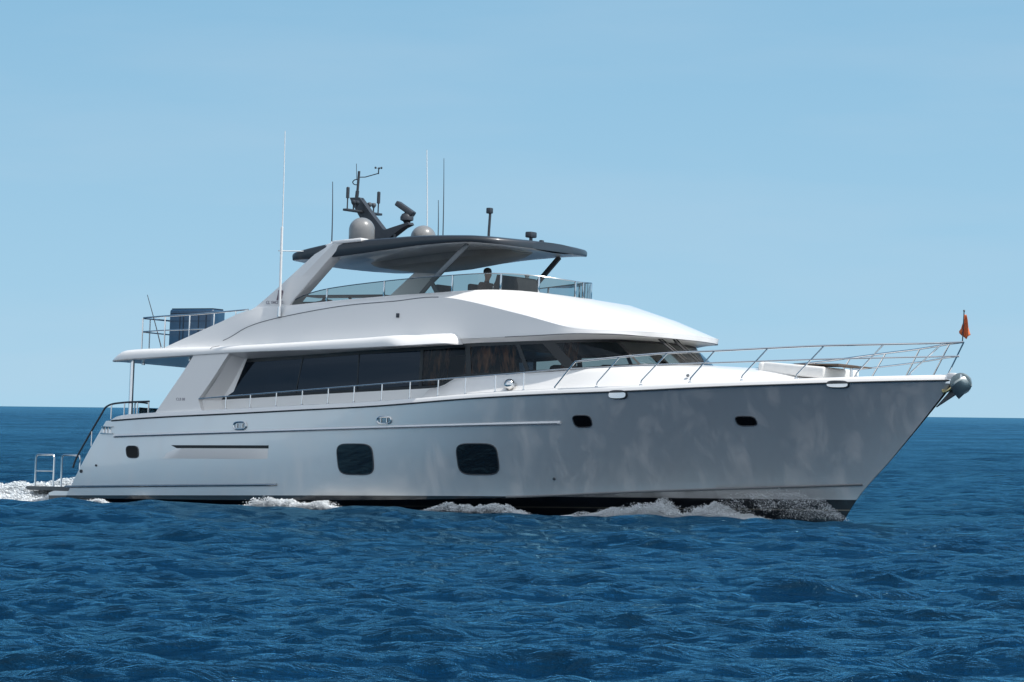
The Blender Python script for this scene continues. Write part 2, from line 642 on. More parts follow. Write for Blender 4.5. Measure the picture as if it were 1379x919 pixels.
def build_sea():
    # one sheet, polar about the camera's foot: fine where the photograph looks, coarse all round
    view = math.atan2(_f.y, _f.x)
    fine = np.linspace(-math.radians(11.5), math.radians(11.5), 760)
    coarse = np.linspace(math.radians(11.5), 2 * math.pi - math.radians(11.5), 150)[1:-1]
    th = view + np.concatenate([fine, coarse])
    r = [0.6]
    while r[-1] < 28:
        r.append(r[-1] * 1.12)
    while r[-1] < 420:
        r.append(r[-1] * 1.0024)
    while r[-1] < 1500:
        r.append(r[-1] + 1.15)
    while r[-1] < 45000:
        r.append(r[-1] * 1.035)
    r = np.array(r)
    nr, nt = len(r), len(th)
    R, T = np.meshgrid(r, th, indexing='ij')
    X = CAMP.x + R * np.cos(T)
    Y = CAMP.y + R * np.sin(T)
    dr = np.gradient(r)
    lat = np.concatenate([np.full(760, math.radians(23) / 760), np.full(148, math.radians(337) / 150)])
    sp = np.maximum(dr[:, None], R * lat[None, :])
    H, DX, DY = sea_height(X, Y, sp)
    far = np.clip((R - 2500) / 3000, 0, 1)
    H *= (1 - far)
    # the passing hull flattens the chop beside it
    near = hull_near(X, Y)
    calm = 1 - 0.65 * near
    H = H * calm - 0.13 * near
    DX *= calm
    DY *= calm
    co = np.stack([X + DX, Y + DY, H], -1).reshape(-1, 3)
    co = np.vstack([co, [[CAMP.x, CAMP.y, 0]]])
    i, j = np.meshgrid(np.arange(nr - 1), np.arange(nt), indexing='ij')
    j2 = (j + 1) % nt
    q = np.stack([i * nt + j, (i + 1) * nt + j, (i + 1) * nt + j2, i * nt + j2], -1).reshape(-1, 4)
    c = len(co) - 1
    tri = np.stack([np.full(nt, c), np.arange(nt), (np.arange(nt) + 1) % nt], -1)
    me = bpy.data.meshes.new('sea')
    me.vertices.add(len(co))
    me.vertices.foreach_set('co', co.astype(np.float32).ravel())
    loops = np.concatenate([q.ravel(), tri.ravel()])
    me.loops.add(len(loops))
    me.loops.foreach_set('vertex_index', loops.astype(np.int32))
    npoly = len(q) + len(tri)
    me.polygons.add(npoly)
    st = np.concatenate([np.arange(len(q)) * 4, len(q) * 4 + np.arange(len(tri)) * 3])
    me.polygons.foreach_set('loop_start', st.astype(np.int32))
    me.polygons.foreach_set('use_smooth', np.ones(npoly, dtype=bool))
    me.update(calc_edges=True)
    # wavelets too small for the mesh become roughness (depends on the mesh's own spacing)
    lost = np.clip(np.log(np.clip(R, 45, 900) / 45) / math.log(900 / 45), 0, 1)
    ro = (0.03 + 0.22 * lost).reshape(-1)
    ro = np.append(ro, 0.03).astype(np.float32)
    a = me.attributes.new('rough', 'FLOAT', 'POINT')
    a.data.foreach_set('value', ro)
    o = bpy.data.objects.new('sea', me)
    COL.objects.link(o)
    me.materials.append(sea_material())
    o['kind'] = 'structure'
    o['label'] = 'deep blue choppy sea reaching to the horizon'
    return o


build_sea()

# ------------------------------------------------------------------ hull form
SHEER = [(3.2, 1.96), (4.6, 2.05), (7.16, 2.17), (9.61, 2.29), (12.0, 2.41), (15.2, 2.64), (17.4, 2.76), (19.6, 2.86), (21.3, 2.97), (24.1, 3.14), (25.4, 3.22), (27.0, 3.32)]
YDK = [(3.2, 3.0), (6, 3.1), (12, 3.15), (16, 3.12), (19, 2.92), (21, 2.58), (23, 1.98), (25, 1.2), (26.2, .56), (27, .04)]
CHZ = [(1.8, -0.10), (8, -0.02), (13, 0.10), (16.9, 0.28), (19.2, 0.44), (22, 0.62), (24.75, 0.80)]
YCH = [(1.8, 2.96), (6, 3.02), (10, 2.98), (13, 2.82), (16, 2.42), (19, 1.82), (21, 1.28), (23, .60), (24.75, .012)]
STEM = [(-1.0, 23.1), (-0.1, 23.99), (0.48, 24.38), (1.41, 25.27), (2.83, 26.54), (3.33, 26.96)]


def x_stern(z):
    return 1.92 + (z - 0.18) * 0.66


def x_stem(z):
    return pchip(STEM, z)


def hu_sheer(u):
    x = 3.15 + (26.96 - 3.15) * u
    return pchip(SHEER, x), pchip(YDK, x)


def hu_chine(u):
    x = 1.75 + (24.75 - 1.75) * u
    return pchip(CHZ, x), pchip(YCH, x)


def hull_uv(u, v):
    """starboard hull point; v 0 at the chine, 1 at the sheer, negative down to the keel at -1"""
    zs, yd = hu_sheer(u)
    zc, yc = hu_chine(u)
    if v >= 0:
        z = zc + (zs - zc) * v
        p = 1 + 0.55 * min(1, max(0, (u - 0.45) / 0.4))
        y = yc + (yd - yc) * v ** p + 0.05 * math.sin(math.pi * v) * max(0, 1 - u * 1.6)
    else:
        t = -v
        zk = -1.1 + 0.1 * u
        z = zc + (zk - zc) * t ** 1.1
        y = yc * (1 - t) ** 0.9
    x0, x1 = x_stern(z), x_stem(z)
    return Vector((x0 + (x1 - x0) * u, -y, z))


def hull_at(x, z, off=0.0):
    x0, x1 = x_stern(z), x_stem(z)
    u = min(1, max(0, (x - x0) / (x1 - x0)))
    zs, yd = hu_sheer(u)
    zc, yc = hu_chine(u)
    v = (z - zc) / (zs - zc)
    p = hull_uv(u, max(-1, min(1.0, v)))
    return Vector((x, p.y - off, z))


def flip(p):
    return Vector((p[0], -p[1], p[2]))


def yd(x):
    return pchip(YDK, x)


def zsh(x):
    return pchip(SHEER, x)


yacht = thing('motor_yacht', 'large white motor yacht with charcoal hardtop under way on the blue sea', 'yacht', MID)

bm = bm_new()
vv = [1, .93, .85, .76, .67, .58, .5, .42, .34, .26, .18, .1, .05, 0, -.12, -.3, -.5, -.75, -1]
rows = []
NU = 120
for i in range(NU + 1):
    u = i / NU
    u = u ** 0.92 if u < 1 else 1
    st = [hull_uv(u, v) for v in vv]
    rows.append(st + [flip(p) for p in reversed(st[:-1])])
vs = add_loft(bm, rows)
bm.faces.new(vs[0])
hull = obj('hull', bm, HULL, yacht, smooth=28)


def hull_patch(name, corners, m, off=0.008, e=4.5, parent=None, side=-1, tilt=0.0):
    """pane lying on the hull side; corners (x, z): top-left, top-right, bottom-right, bottom-left"""
    tl, tr, br, bl = corners
    bm = bm_new()
    rows = []
    for ring in (1.0, 0.985, 0.75, 0.45, 0.15):
        row = []
        for k in range(48):
            a = 2 * math.pi * k / 48
            ca, sa = math.cos(a), math.sin(a)
            s = (abs(ca) ** e + abs(sa) ** e) ** (-1 / e) * ring
            px_, pz_ = (ca * s + 1) / 2, (sa * s + 1) / 2
            x = (bl[0] * (1 - px_) + br[0] * px_) * (1 - pz_) + (tl[0] * (1 - px_) + tr[0] * px_) * pz_
            z = (bl[1] * (1 - px_) + br[1] * px_) * (1 - pz_) + (tl[1] * (1 - px_) + tr[1] * px_) * pz_
            p = hull_at(x, z, off + tilt * (1 - pz_) if ring < 1 else -0.004)
            row.append(p if side < 0 else flip(p))
        rows.append(row)
    vs = add_loft(bm, rows, close_v=True)
    bm.faces.new(vs[-1])
    return obj(name, bm, m, parent or hull, smooth=30)


def hull_ring(name, corners, r, m, off=0.006, e=4.5, side=-1):
    tl, tr, br, bl = corners
    bm = bm_new()
    path = []
    for k in range(49):
        a = 2 * math.pi * k / 48
        ca, sa = math.cos(a), math.sin(a)
        s = (abs(ca) ** e + abs(sa) ** e) ** (-1 / e)
        px_, pz_ = (ca * s + 1) / 2, (sa * s + 1) / 2
        x = (bl[0] * (1 - px_) + br[0] * px_) * (1 - pz_) + (tl[0] * (1 - px_) + tr[0] * px_) * pz_
        z = (bl[1] * (1 - px_) + br[1] * px_) * (1 - pz_) + (tl[1] * (1 - px_) + tr[1] * px_) * pz_
        p = hull_at(x, z, off)
        path.append(p if side < 0 else flip(p))
    add_tube(bm, path, r, 6, cap=False)
    return obj(name, bm, m, hull)


W1 = [(10.90, 1.46), (12.02, 1.47), (12.05, 0.70), (10.97, 0.69)]
W2 = [(14.53, 1.52), (15.69, 1.54), (15.67, 0.78), (14.55, 0.76)]
for side in (-1, 1):
    for c in (W1, W2):
        hull_patch('hull_window', c, PORTG, 0.010, side=side)
        hull_ring('window_frame', c, 0.014, DKGREY, 0.010, side=side)
    for c in ([(3.88, 1.31), (4.31, 1.31), (4.35, 1.0), (3.94, 1.0)],
              [(17.90, 2.26), (18.40, 2.27), (18.41, 1.99), (17.94, 1.97)],
              [(21.97, 2.33), (22.44, 2.34), (22.46, 2.12), (21.99, 2.10)]):
        hull_patch('porthole', c, PORTD, 0.010, side=side, e=3.6)
        hull_ring('porthole_frame', c, 0.012, DKGREY, 0.010, e=3.6, side=side)
    # engine-room air intake: dark slot over a sloping scoop
    bm = bm_new()
    S = (lambda p: p) if side < 0 else flip
    xs_ = [5.46 + (8.72 - 5.46) * i / 12 for i in range(13)]
    top = lambda x: 1.35 + 0.012 * (x - 5.46)
    rows = [[S(hull_at(x, top(x) - dz, 0.006)) for x in xs_] for dz in (0, 0.04, 0.078)]
    rows[1][0] = S(hull_at(xs_[0] + .10, top(xs_[0]) - 0.040, 0.006))
    rows[2][0] = S(hull_at(xs_[0] + .19, top(xs_[0]) - 0.077, 0.006))
    add_loft(bm, rows)
    obj('intake_slot', bm, VOID, hull)
    bm = bm_new()
    xl = lambda t: 5.62 - 0.72 * t
    rows = []
    for t in (0, .02, .5, 1.0):
        x0, x1 = xl(t), 8.72
        z0 = 0.08 + 0.27 * t
        d = {0: -0.01, .02: 0.055, .5: 0.04, 1.0: 0.002}[t]
        rows.append([S(hull_at(x0 + (x1 - x0) * i / 12, top(x0 + (x1 - x0) * i / 12) - z0, (d if 0 < i < 12 else -0.005))) for i in range(13)])
    add_loft(bm, rows)
    obj('intake_scoop', bm, GEL, hull, smooth=30)

    def run(x0, x1, zf, off, r, n=70, seg=8, flat=None):
        bm = bm_new()
        add_tube(bm, [S(hull_at(x0 + (x1 - x0) * i / n, zf(x0 + (x1 - x0) * i / n), off)) for i in range(n + 1)], r, seg)
        return bm
    rubz = lambda x: 1.56 + (x - 3.44) * (2.08 - 1.56) / (17.57 - 3.44)
    obj('rub_rail', run(3.44, 17.57, rubz, 0.012, 0.042), GELT, hull)
    obj('rub_rail_strip', run(3.5, 17.5, lambda x: rubz(x) - 0.012, 0.045, 0.017), STRIP, hull)
    obj('chine_strip', run(1.75, 8.98, lambda x: 0.20 + (x - 1.7) * 0.026, 0.01, 0.034), STRIP, hull)
    bm = bm_new()
    add_tube(bm, [S(hull_uv(0.62 + 0.375 * i / 60, 0.0) + Vector((0, -0.012, 0.01))) for i in range(61)], 0.03, 6)
    obj('spray_rail', bm, MIDGREY, hull)
    bm = bm_new()
    add_tube(bm, [S(Vector((x, -yd(x) - 0.012, zsh(x)))) for x in [3.3 + (26.9 - 3.3) * i / 90 for i in range(91)]], 0.021, 8)
    obj('sheer_strip', bm, DKSTRIP, hull)
    for (x, z, r) in ((2.32, 0.62, 0.045), (2.85, 0.78, 0.03), (17.1, 0.72, 0.035)):
        p = S(hull_at(x, z, 0.0))
        bm = bm_new()
        add_lathe(bm, p, [(r, -0.01), (r, 0.02), (r * .6, 0.022), (r * .55, 0.005)], 14, axis=(0, -1 if side < 0 else 1, 0))
        obj('drain_fitting', bm, DKGREY, hull)
    # hawse openings with polished frames
    for (x0, z0, x1, z1, m_in) in ((7.56, 1.97, 7.97, 1.78, STRIP), (12.2, 2.15, 12.63, 1.98, STRIP), (19.05, 2.86, 19.50, 2.68, STEEL), (24.33, 3.20, 24.79, 3.06, STEEL)):
        c = [(x0, z0), (x1, z0 + 0.01), (x1, z1 + .01), (x0, z1)]
        hull_patch('fairlead_plate', c, m_in, 0.012, e=3.0, side=side, tilt=0.10 if x0 > 15 else 0.0)
        hull_ring('fairlead_frame', c, 0.024, STEEL if m_in is STRIP else DKGREY, 0.016, e=3.0, side=side)
        for f in (0.3, 0.72):
            bm = bm_new()
            p = S(hull_at(x0 + (x1 - x0) * f, (z0 + z1) / 2, 0.03))
            add_tube(bm, [p - Vector((0, 0, 0.05)), p + Vector((0, 0, 0.06))], 0.013, 8)
            obj('fairlead_pin', bm, STEEL, hull)
    # stern mooring rollers
    bm = bm_new()
    add_box(bm, S(Vector((3.18, -3.02, 1.63))), (0.42, 0.12, 0.03), bevel=0.01)
    add_box(bm, S(Vector((3.18, -3.02, 1.81))), (0.40, 0.10, 0.025), bevel=0.01)
    add_box(bm, S(Vector((3.18, -2.99, 1.72))), (0.40, 0.03, 0.21), bevel=0.01)
    obj('roller_frame', bm, STEEL, hull)
    for x in (3.04, 3.16, 3.27):
        bm = bm_new()
        add_lathe(bm, S(Vector((x, -3.03, 1.64))), [(0.035, 0), (0.026, 0.05), (0.026, 0.12), (0.036, 0.165)], 12)
        obj('mooring_roller', bm, STEEL, hull)

# weather deck inside the bulwark
bm = bm_new()
rows = []
for i in range(60):
    x = 3.2 + (26.7 - 3.2) * i / 59
    z = (1.48 if x < 5.9 else zsh(x) + 0.03)
    w = max(0.03, yd(x) - 0.10)
    rows.append([(x, -w, z), (x, -w / 2, z + 0.02), (x, 0, z + 0.03), (x, w / 2, z + 0.02), (x, w, z)])
add_loft(bm, rows)
obj('main_deck', bm, DECK, yacht)

# bulwark cap
for side in (-1, 1):
    bm = bm_new()
    rows = []
    S = (lambda p: Vector(p)) if side < 0 else flip
    for i in range(121):
        x = 3.2 + (26.95 - 3.2) * i / 120
        y, z = yd(x), zsh(x)
        k = min(1, (x - 3.2) / 0.55)
        k = math.sqrt(max(0.0, k * (2 - k)))
        g = 0.135 * k + 0.005
        inn = min(0.30, y * 0.9)
        rows.append([S((x, -y - 0.004, z + 0.015)), S((x, -y + 0.012, z + g * .55)), S((x, -y + 0.04, z + g * .9)), S((x, -y + 0.075, z + g)),
                     S((x, -y + inn * .75, z + g + .01)), S((x, -y + inn * .9, z + g - 0.03)), S((x, -y + inn, z - 0.12))])
    vs = add_loft(bm, rows)
    bm.faces.new(vs[0])
    obj('bulwark_cap', bm, GEL, yacht, smooth=50)
bm = bm_new()                                            # stem head plate closing the caps
add_box(bm, (26.93, 0, 3.42), (0.22, 0.34, 0.14), bevel=0.03)
obj('stem_head', bm, GEL, yacht)

# swim platform and its hoops
bm = bm_new()
pl = [(0.18, 0.10), (0.10, 0.155), (0.14, 0.20), (3.0, 0.215), (3.0, 0.09)]
add_prism_y(bm, pl, -2.72, 2.72)
bevel_all(bm, 0.015)
plat = obj('swim_platform', bm, mat('platform_grey', (0.075, 0.08, 0.085), 0.5, var=0.1, scale=6), yacht)
bm = bm_new()
add_prism_y(bm, [(1.18, -0.7), (1.12, 0.03), (1.3, 0.088), (2.6, 0.088), (2.6, -0.7)], -2.93, 2.93)
bevel_all(bm, 0.03)
obj('platform_support', bm, HULL, plat)
for side in (-1, 1):
    for (x0, x1, mid) in ((0.23, 0.88, True), (1.16, 1.80, False)):
        bm = bm_new()
        y = side * 2.5
        add_tube(bm, [(x0, y, 0.21), (x0, y, 0.98), (x0 + .02, y, 1.03), (x0 + .06, y, 1.055), (x1 - .06, y, 1.055), (x1 - .02, y, 1.03), (x1, y, 0.98), (x1, y, 0.21 if mid else 0.45)], 0.026, 8)
        if mid:
            add_tube(bm, [(x0, y, 0.62), (x1, y, 0.62)], 0.018, 8)
        obj('platform_hoop', bm, STEEL, plat)

# stern stair rails
for side in (-1, 1):
    S = (lambda p: Vector(p)) if side < 0 else flip
    bm = bm_new()
    pts = catmull([(1.72, -2.68, 0.72), (1.9, -2.7, 1.06), (2.62, -2.7, 2.09), (2.87, -2.7, 2.37), (3.38, -2.7, 2.46), (4.3, -2.7, 2.50)], 8)
    add_tube(bm, [S(p) for p in pts], 0.026, 8)
    sr = obj('stair_rail', bm, DKGREY, yacht, label='dark curved stair rail at the stern')
    for x, z0, z1 in ((3.0, 2.02, 2.40), (2.35, 1.3, 1.72), (3.45, 2.05, 2.45), (3.9, 2.0, 2.47), (4.28, 2.0, 2.49)):
        bm = bm_new()
        add_tube(bm, [S((x, -2.7, z0)), S((x, -2.7, z1))], 0.018, 8)
        obj('rail_post', bm, STEEL, sr)

# cockpit gate: glass with small hoops
bm = bm_new()
add_box(bm, (3.62, 0, 2.15), (0.02, 4.6, 0.42), bevel=0.006)
gate = obj('cockpit_gate', bm, GLASS_FLY, yacht)
for y in (-2.2, -1.1, 0.0, 1.1, 2.2):
    bm = bm_new()
    add_tube(bm, catmull([(3.62, y - .28, 1.5), (3.62, y - .28, 2.40), (3.62, y - .2, 2.48), (3.62, y + .2, 2.48), (3.62, y + .28, 2.40), (3.62, y + .28, 1.5)], 5), 0.02, 8)
    obj('gate_hoop', bm, STEEL, gate)

# ------------------------------------------------------------------ boat deck slab with its long brow
ZB = [(3.0, 3.53), (6.0, 3.68), (7.2, 3.74), (11.4, 3.87), (14.3, 4.0)]
ZT = [(3.0, 3.80), (3.5, 3.84), (7.0, 3.945), (11.4, 4.15), (14.0, 4.285), (14.3, 4.28)]
bm = bm_new()
rows = []
for i in range(81):
    t = i / 80
    x = 3.02 + (14.25 - 3.02) * (1 - (1 - t ** 1.25) ** 1.25)
    zb, zt = pchip(ZB, x), pchip(ZT, x)
    yb = 3.04
    if x < 3.6:
        q = (3.6 - x) / 0.58
        yb = 3.04 - 0.30 * (1 - math.sqrt(max(0, 1 - q * q)))
    if x > 13.95:
        q = (x - 13.95) / 0.3
        yb = 3.04 - 0.30 * (1 - math.sqrt(max(0, 1 - q * q)))
        zt = zt - 0.10 * q ** 3
    lean = 1.15 * max(0, 1 - (x - 3.02) / 1.2)
    fl = min(1, max(0, (x - 12.4) / 0.6))               # the brow turns upwards towards its forward end
    sec = [(0, zb + 0.02), (-1.5, zb + 0.02), (-yb + 0.35, zb + 0.015), (-yb + 0.06 - 0.02 * fl, zb), (-yb + 0.01, zb + 0.025), (-yb - 0.0 + 0.06 * fl, zb + (zt - zb) * 0.30),
           (-yb + 0.03 + 0.20 * fl, zb + (zt - zb) * 0.68), (-yb + 0.07 + .28 * fl, zt - 0.03), (-yb + 0.15 + .30 * fl, zt), (-yb + 0.5, zt + 0.012), (-1.2, zt + 0.02), (0, zt + 0.02)]
    rows.append([Vector((x + (z - zb) * lean, y, z)) for y, z in sec])
full = [r + [flip(p) for p in reversed(r[:-1])] for r in rows]
full = [r[:-1] if (r[0] - r[-1]).length < 1e-6 else r for r in full]
vs = add_loft(bm, full, close_v=True)
bm.faces.new(vs[0])
bm.faces.new(vs[-1])
boat_deck = obj('boat_deck', bm, GEL, yacht, smooth=40)
for side in (-1, 1):
    bm = bm_new()
    add_tube(bm, [(3.58, side * 2.6, 1.5), (3.58, side * 2.6, 3.58)], 0.062, 14)
    obj('overhang_pole', bm, STEEL, boat_deck)
for side in (-1, 1):                                     # hinge mark across the brow
    bm = bm_new()
    add_tube(bm, [(6.75, side * 2.86, 3.952), (6.62, side * 3.0, 3.91), (6.58, side * 3.035, 3.86)], 0.006, 6)
    obj('deck_joint', bm, DKGREY, boat_deck)
for x, y in ((3.35, -1.9), (4.6, -1.4), (5.2, -2.2)):
    bm = bm_new()
    add_lathe(bm, (x, y, pchip(ZB, x) - 0.045), [(0.05, 0), (0.05, 0.06)], 14)
    obj('ceiling_light', bm, STEEL, boat_deck)

# buttress between hull and overhang
for side in (-1, 1):
    S = (lambda p: Vector(p)) if side < 0 else flip
    bm = bm_new()
    poly = [(6.02, 3.72), (5.70, 3.30), (5.2, 2.70), (4.70, 2.10), (6.37, 2.18), (6.22, 2.55), (6.68, 3.10), (7.20, 3.77)]
    add_prism_y(bm, poly, side * 2.995, side * 2.80)
    bevel_all(bm, 0.02, 2)
    but = obj('buttress', bm, GEL, yacht)
    bm = bm_new()                                        # recessed return running in to the saloon glass
    add_loft(bm, [[S((6.36, -2.86, 2.15)), S((6.235, -2.86, 2.54)), S((6.69, -2.86, 3.08)), S((7.19, -2.86, 3.78))],
                  [S((6.60, -2.44, 2.15)), S((6.56, -2.44, 2.56)), S((6.95, -2.44, 3.10)), S((7.36, -2.44, 3.78))]])
    obj('return_panel', bm, GEL, but)

# ------------------------------------------------------------------ deckhouse (saloon and wheelhouse)
WB = [(6.5, 2.57), (10, 2.75), (13.45, 2.92)]            # lower edge of the glass
WBF = [(13.45, 2.92), (13.75, 3.00), (14.05, 3.15), (14.35, 3.21), (15.5, 3.27), (17.05, 3.36), (18.6, 3.47), (19.3, 3.55), (19.7, 3.60)]
PB = [(6.54, -2.45), (9.0, -2.46), (11, -2.46), (13, -2.46), (14.5, -2.45), (16.3, -2.43), (17.6, -2.36), (18.5, -2.2), (19.2, -1.80), (19.55, -1.0), (19.68, 0)]
PT = [(7.28, -2.42), (9.2, -2.43), (11, -2.43), (13, -2.43), (14.4, -2.42), (15.9, -2.40), (16.75, -2.33), (17.65, -2.17), (18.4, -1.77), (18.78, -1.0), (18.9, 0)]
ZWT = [(7.28, 3.64), (9.2, 3.74), (11, 3.85), (13, 3.965), (14.4, 4.03), (16, 4.08), (17.5, 4.14), (18.9, 4.20)]


def zwb(x):
    return pchip(WB, x) if x <= 13.45 else pchip(WBF, x)


NSEG = 10
pbd = catmull([(x, y, 0) for x, y in PB], NSEG)
ptd = catmull([(x, y, 0) for x, y in PT], NSEG)
for p in pbd:
    p.z = zwb(p.x)
for p in ptd:
    p.z = pchip(ZWT, p.x)

# walls below the glass, aft part
bm = bm_new()
for side in (-1, 1):
    S = (lambda p: Vector(p)) if side < 0 else flip
    low = [p for p in pbd if p.x <= 14.6]
    low = [Vector((5.9, -2.45, 2.54))] + low
    add_loft(bm, [[S((p.x, p.y - 0.03, 1.6)) for p in low], [S((p.x, p.y - 0.012, p.z)) for p in low], [S((p.x, p.y + 0.10, p.z + 0.001)) for p in low]])
    add_loft(bm, [[S((5.9, -2.45, 1.5)), S((5.9, -2.45, 3.66))], [S((6.56, -2.45, 2.0)), S((7.36, -2.45, 3.66))]])
add_loft(bm, [[(5.9, -2.45, 1.5), (5.9, -2.45, 3.7)], [(5.9, 2.45, 1.5), (5.9, 2.45, 3.7)]])
house = obj('deckhouse', bm, GEL, yacht)
# interior shell: floor and head lining
bm = bm_new()
floor_z = lambda x: 1.75 if x < 13.8 else 2.5
half = [p for p in pbd]
add_loft(bm, [[(p.x, p.y * 0.97, floor_z(p.x)) for p in half], [(p.x, 0, floor_z(p.x)) for p in half], [(p.x, -p.y * 0.97, floor_z(p.x)) for p in half]])
obj('saloon_floor', bm, INT, house)
bm = bm_new()
add_loft(bm, [[(p.x, p.y * 0.985, p.z + 0.0) for p in ptd], [(p.x, 0, p.z + 0.05) for p in ptd], [(p.x, -p.y * 0.985, p.z) for p in ptd]])
obj('head_lining', bm, LINING, house)

# panes
breaks = [0, 1, 2, 3, 4, 5, 6, 8, 10]
for side in (-1, 1):
    S = (lambda p: Vector(p)) if side < 0 else flip
    for bi in range(len(breaks) - 1):
        a, b = breaks[bi] * NSEG, breaks[bi + 1] * NSEG
        bm = bm_new()
        rows = [[], [], []]
        for k in range(a, b + 1):
            p, q = pbd[k], ptd[k]
            rows[0].append(S(p))
            rows[1].append(S(p.lerp(q, 0.5) + Vector((0, -0.012, 0))))
            rows[2].append(S(q))
        add_loft(bm, rows)
        fwd = bi >= 7
        nm = 'windscreen' if fwd else 'side_window'
        obj(nm, bm, GLASS_WIND if fwd else GLASS_MID if bi >= 3 else GLASS_DARK, house, smooth=60, doubles=None)
    # black bands: top and bottom borders, joints, raked pillars
    bm = bm_new()
    add_loft(bm, [[S(q + Vector((0, -0.008, 0.02))) for q in ptd], [S(q.lerp(p, 0.09 if True else 0) + Vector((0, -0.010, 0))) for p, q in zip(pbd, ptd)]])
    add_loft(bm, [[S(p + Vector((0, -0.010, -0.005))) for p in pbd], [S(p.lerp(q, 0.07) + Vector((0, -0.012, 0))) for p, q in zip(pbd, ptd)]])
    obj('window_border', bm, BLACKP, house)
    for k, w in ((10, 0.03), (20, 0.03), (30, 0.10), (40, 0.16), (50, 0.12), (60, 0.36), (80, 0.07)):
        bm = bm_new()
        t_ = (pbd[min(k + 1, len(pbd) - 1)] - pbd[k - 1]).normalized()
        o_ = Vector((t_.y, -t_.x, 0)) * 0.016
        add_loft(bm, [[S(pbd[k] - t_ * w / 2 + o_), S(ptd[k] - t_ * w / 2 + o_)], [S(pbd[k] + t_ * w / 2 + o_), S(ptd[k] + t_ * w / 2 + o_)]])
        obj('window_pillar', bm, BLACKP, house)

# brown rock reflections of the panes, put in as folded sheets behind the glass
def reflection_drape(x0, x1, y, slant, n=60, ztop=None):
    bm = bm_new()
    rows = [[], [], [], [], []]
    for i in range(n + 1):
        t = i / n
        x = x0 + (x1 - x0) * t
        for k, h in enumerate((0.0, .25, .5, .75, 1.0)):
            z0, z1 = zwb(x) - 0.12, pchip(ZWT, x) - 0.02
            yy = y + 0.05 * math.sin(t * 46 + h * 2.2) + 0.025 * math.sin(t * 97 + h * 5)
            rows[k].append((x + slant * (h - .5) * (0.4 + .6 * math.sin(t * 9) ** 2), yy, z0 + (z1 - z0) * h))
    add_loft(bm, rows)
    obj('reflection_drape', bm, REFL, house, recalc=False)


reflection_drape(12.55, 13.65, -2.2, 0.30)
reflection_drape(14.15, 15.1, -2.2, 0.35)
reflection_drape(15.2, 15.75, -2.15, -0.25)
reflection_drape(17.0, 17.4, -2.0, 0.2)
reflection_drape(8.0, 10.2, 2.2, 0.1)
for nm, c_, s_, b_, m_ in (('dashboard', (18.3, 0, 3.2), (1.0, 3.2, 0.75), 0.08, INT), ('wheelhouse_seat', (16.2, -0.7, 3.0), (0.6, 0.7, 1.2), 0.1, INT),
                           ('wheelhouse_seat', (16.2, 0.8, 3.0), (0.6, 0.7, 1.2), 0.1, INT), ('saloon_partition', (9.9, 0.6, 2.9), (7.6, 0.06, 2.4), 0.01, INT),
                           ('inner_blind', (7.9, -2.0, 3.0), (0.5, 0.02, 1.1), 0.004, INTL), ('inner_blind', (8.65, -2.0, 3.0), (0.12, 0.02, 1.1), 0.004, INTL)):
    bm = bm_new()                                        # helm dash, seats and fittings inside
    add_box(bm, c_, s_, bevel=b_)
    obj(nm, bm, m_, house)

# wipers on the windscreen
WIPERS = ((19.08, -1.2, 4.33, 19.78, -0.80, 3.70), (19.28, -0.75, 4.30, 19.92, -0.42, 3.70))
for (x0, y0, z0, x1, y1, z1) in WIPERS:
    a, b = Vector((x0, y0, z0)), Vector((x1, y1, z1))
    n_ = Vector((0.45, -0.25, 0.5)).normalized() * 0.05
    bm = bm_new()
    add_tube(bm, [a - n_, a + n_ * 1.2], 0.05, 8)
    wp = obj('wiper', bm, BLACKP, house)
    bm = bm_new()
    add_tube(bm, [a + n_, b + n_], 0.022, 6)
    obj('wiper_arm', bm, BLACKP, house)
    bm = bm_new()
    add_tube(bm, [a + n_ + Vector((0.10, 0.10, -0.05)), b + n_ + Vector((0.02, 0.08, 0.02))], 0.018, 6)
    obj('wiper_arm', bm, BLACKP, house)
    c = a.lerp(b, 0.62) + n_ * 0.6
    d = (b - a) * 0.42
    bm = bm_new()
    add_box(bm, c, (d.length * 2, 0.10, 0.03), rot=d.to_track_quat('X', 'Z').to_matrix(), bevel=0.01)
    obj('wiper_blade', bm, BLACKP, house)

# ------------------------------------------------------------------ foredeck trunk
bm = bm_new()
rows = []
TRK = [(13.3, 2.47, 2.90), (13.75, 2.47, 2.99), (14.05, 2.47, 3.14), (14.35, 2.47, 3.20), (15.5, 2.465, 3.265), (17.05, 2.43, 3.355), (18.0, 2.33, 3.43), (18.6, 2.18, 3.475), (19.3, 1.93, 3.52), (20.2, 1.72, 3.535), (21.2, 1.5, 3.50), (22.2, 1.2, 3.42), (23.2, 0.85, 3.30), (24.0, 0.5, 3.2)]
for i in range(91):
    x = 13.3 + (24.0 - 13.3) * i / 90
    yt = pchip([(a, b) for a, b, c in TRK], x)
    zt = pchip([(a, c) for a, b, c in TRK], x)
    yo = yd(x) - 0.29
    zo = zsh(x) + 0.06
    yo = max(yo, yt + 0.03)
    zc = zt + (0.10 if x > 19.0 else 0.0) * min(1, (x - 19.0) / 0.8)
    h = [(-yo, zo), (-(yo * .72 + yt * .28), zo + (zt - zo) * .30), (-(yo * .3 + yt * .7), zo + (zt - zo) * .78), (-yt - .02, zt - 0.012), (-yt + .03, zt)]
    if x > 18.9:
        h += [(-yt * .6, zt + (zc - zt) * .7), (0, zc)]
    else:
        h += [(-yt + .10, zt - .002), (-yt + .11, zt - .01)]
    rows.append([Vector((x, y, z)) for y, z in h])
full = [r + [flip(p) for p in reversed(r)] for r in rows]
add_loft(bm, full)
trunk = obj('foredeck_trunk', bm, GEL, yacht, smooth=45, doubles=2e-4)
bm = bm_new()
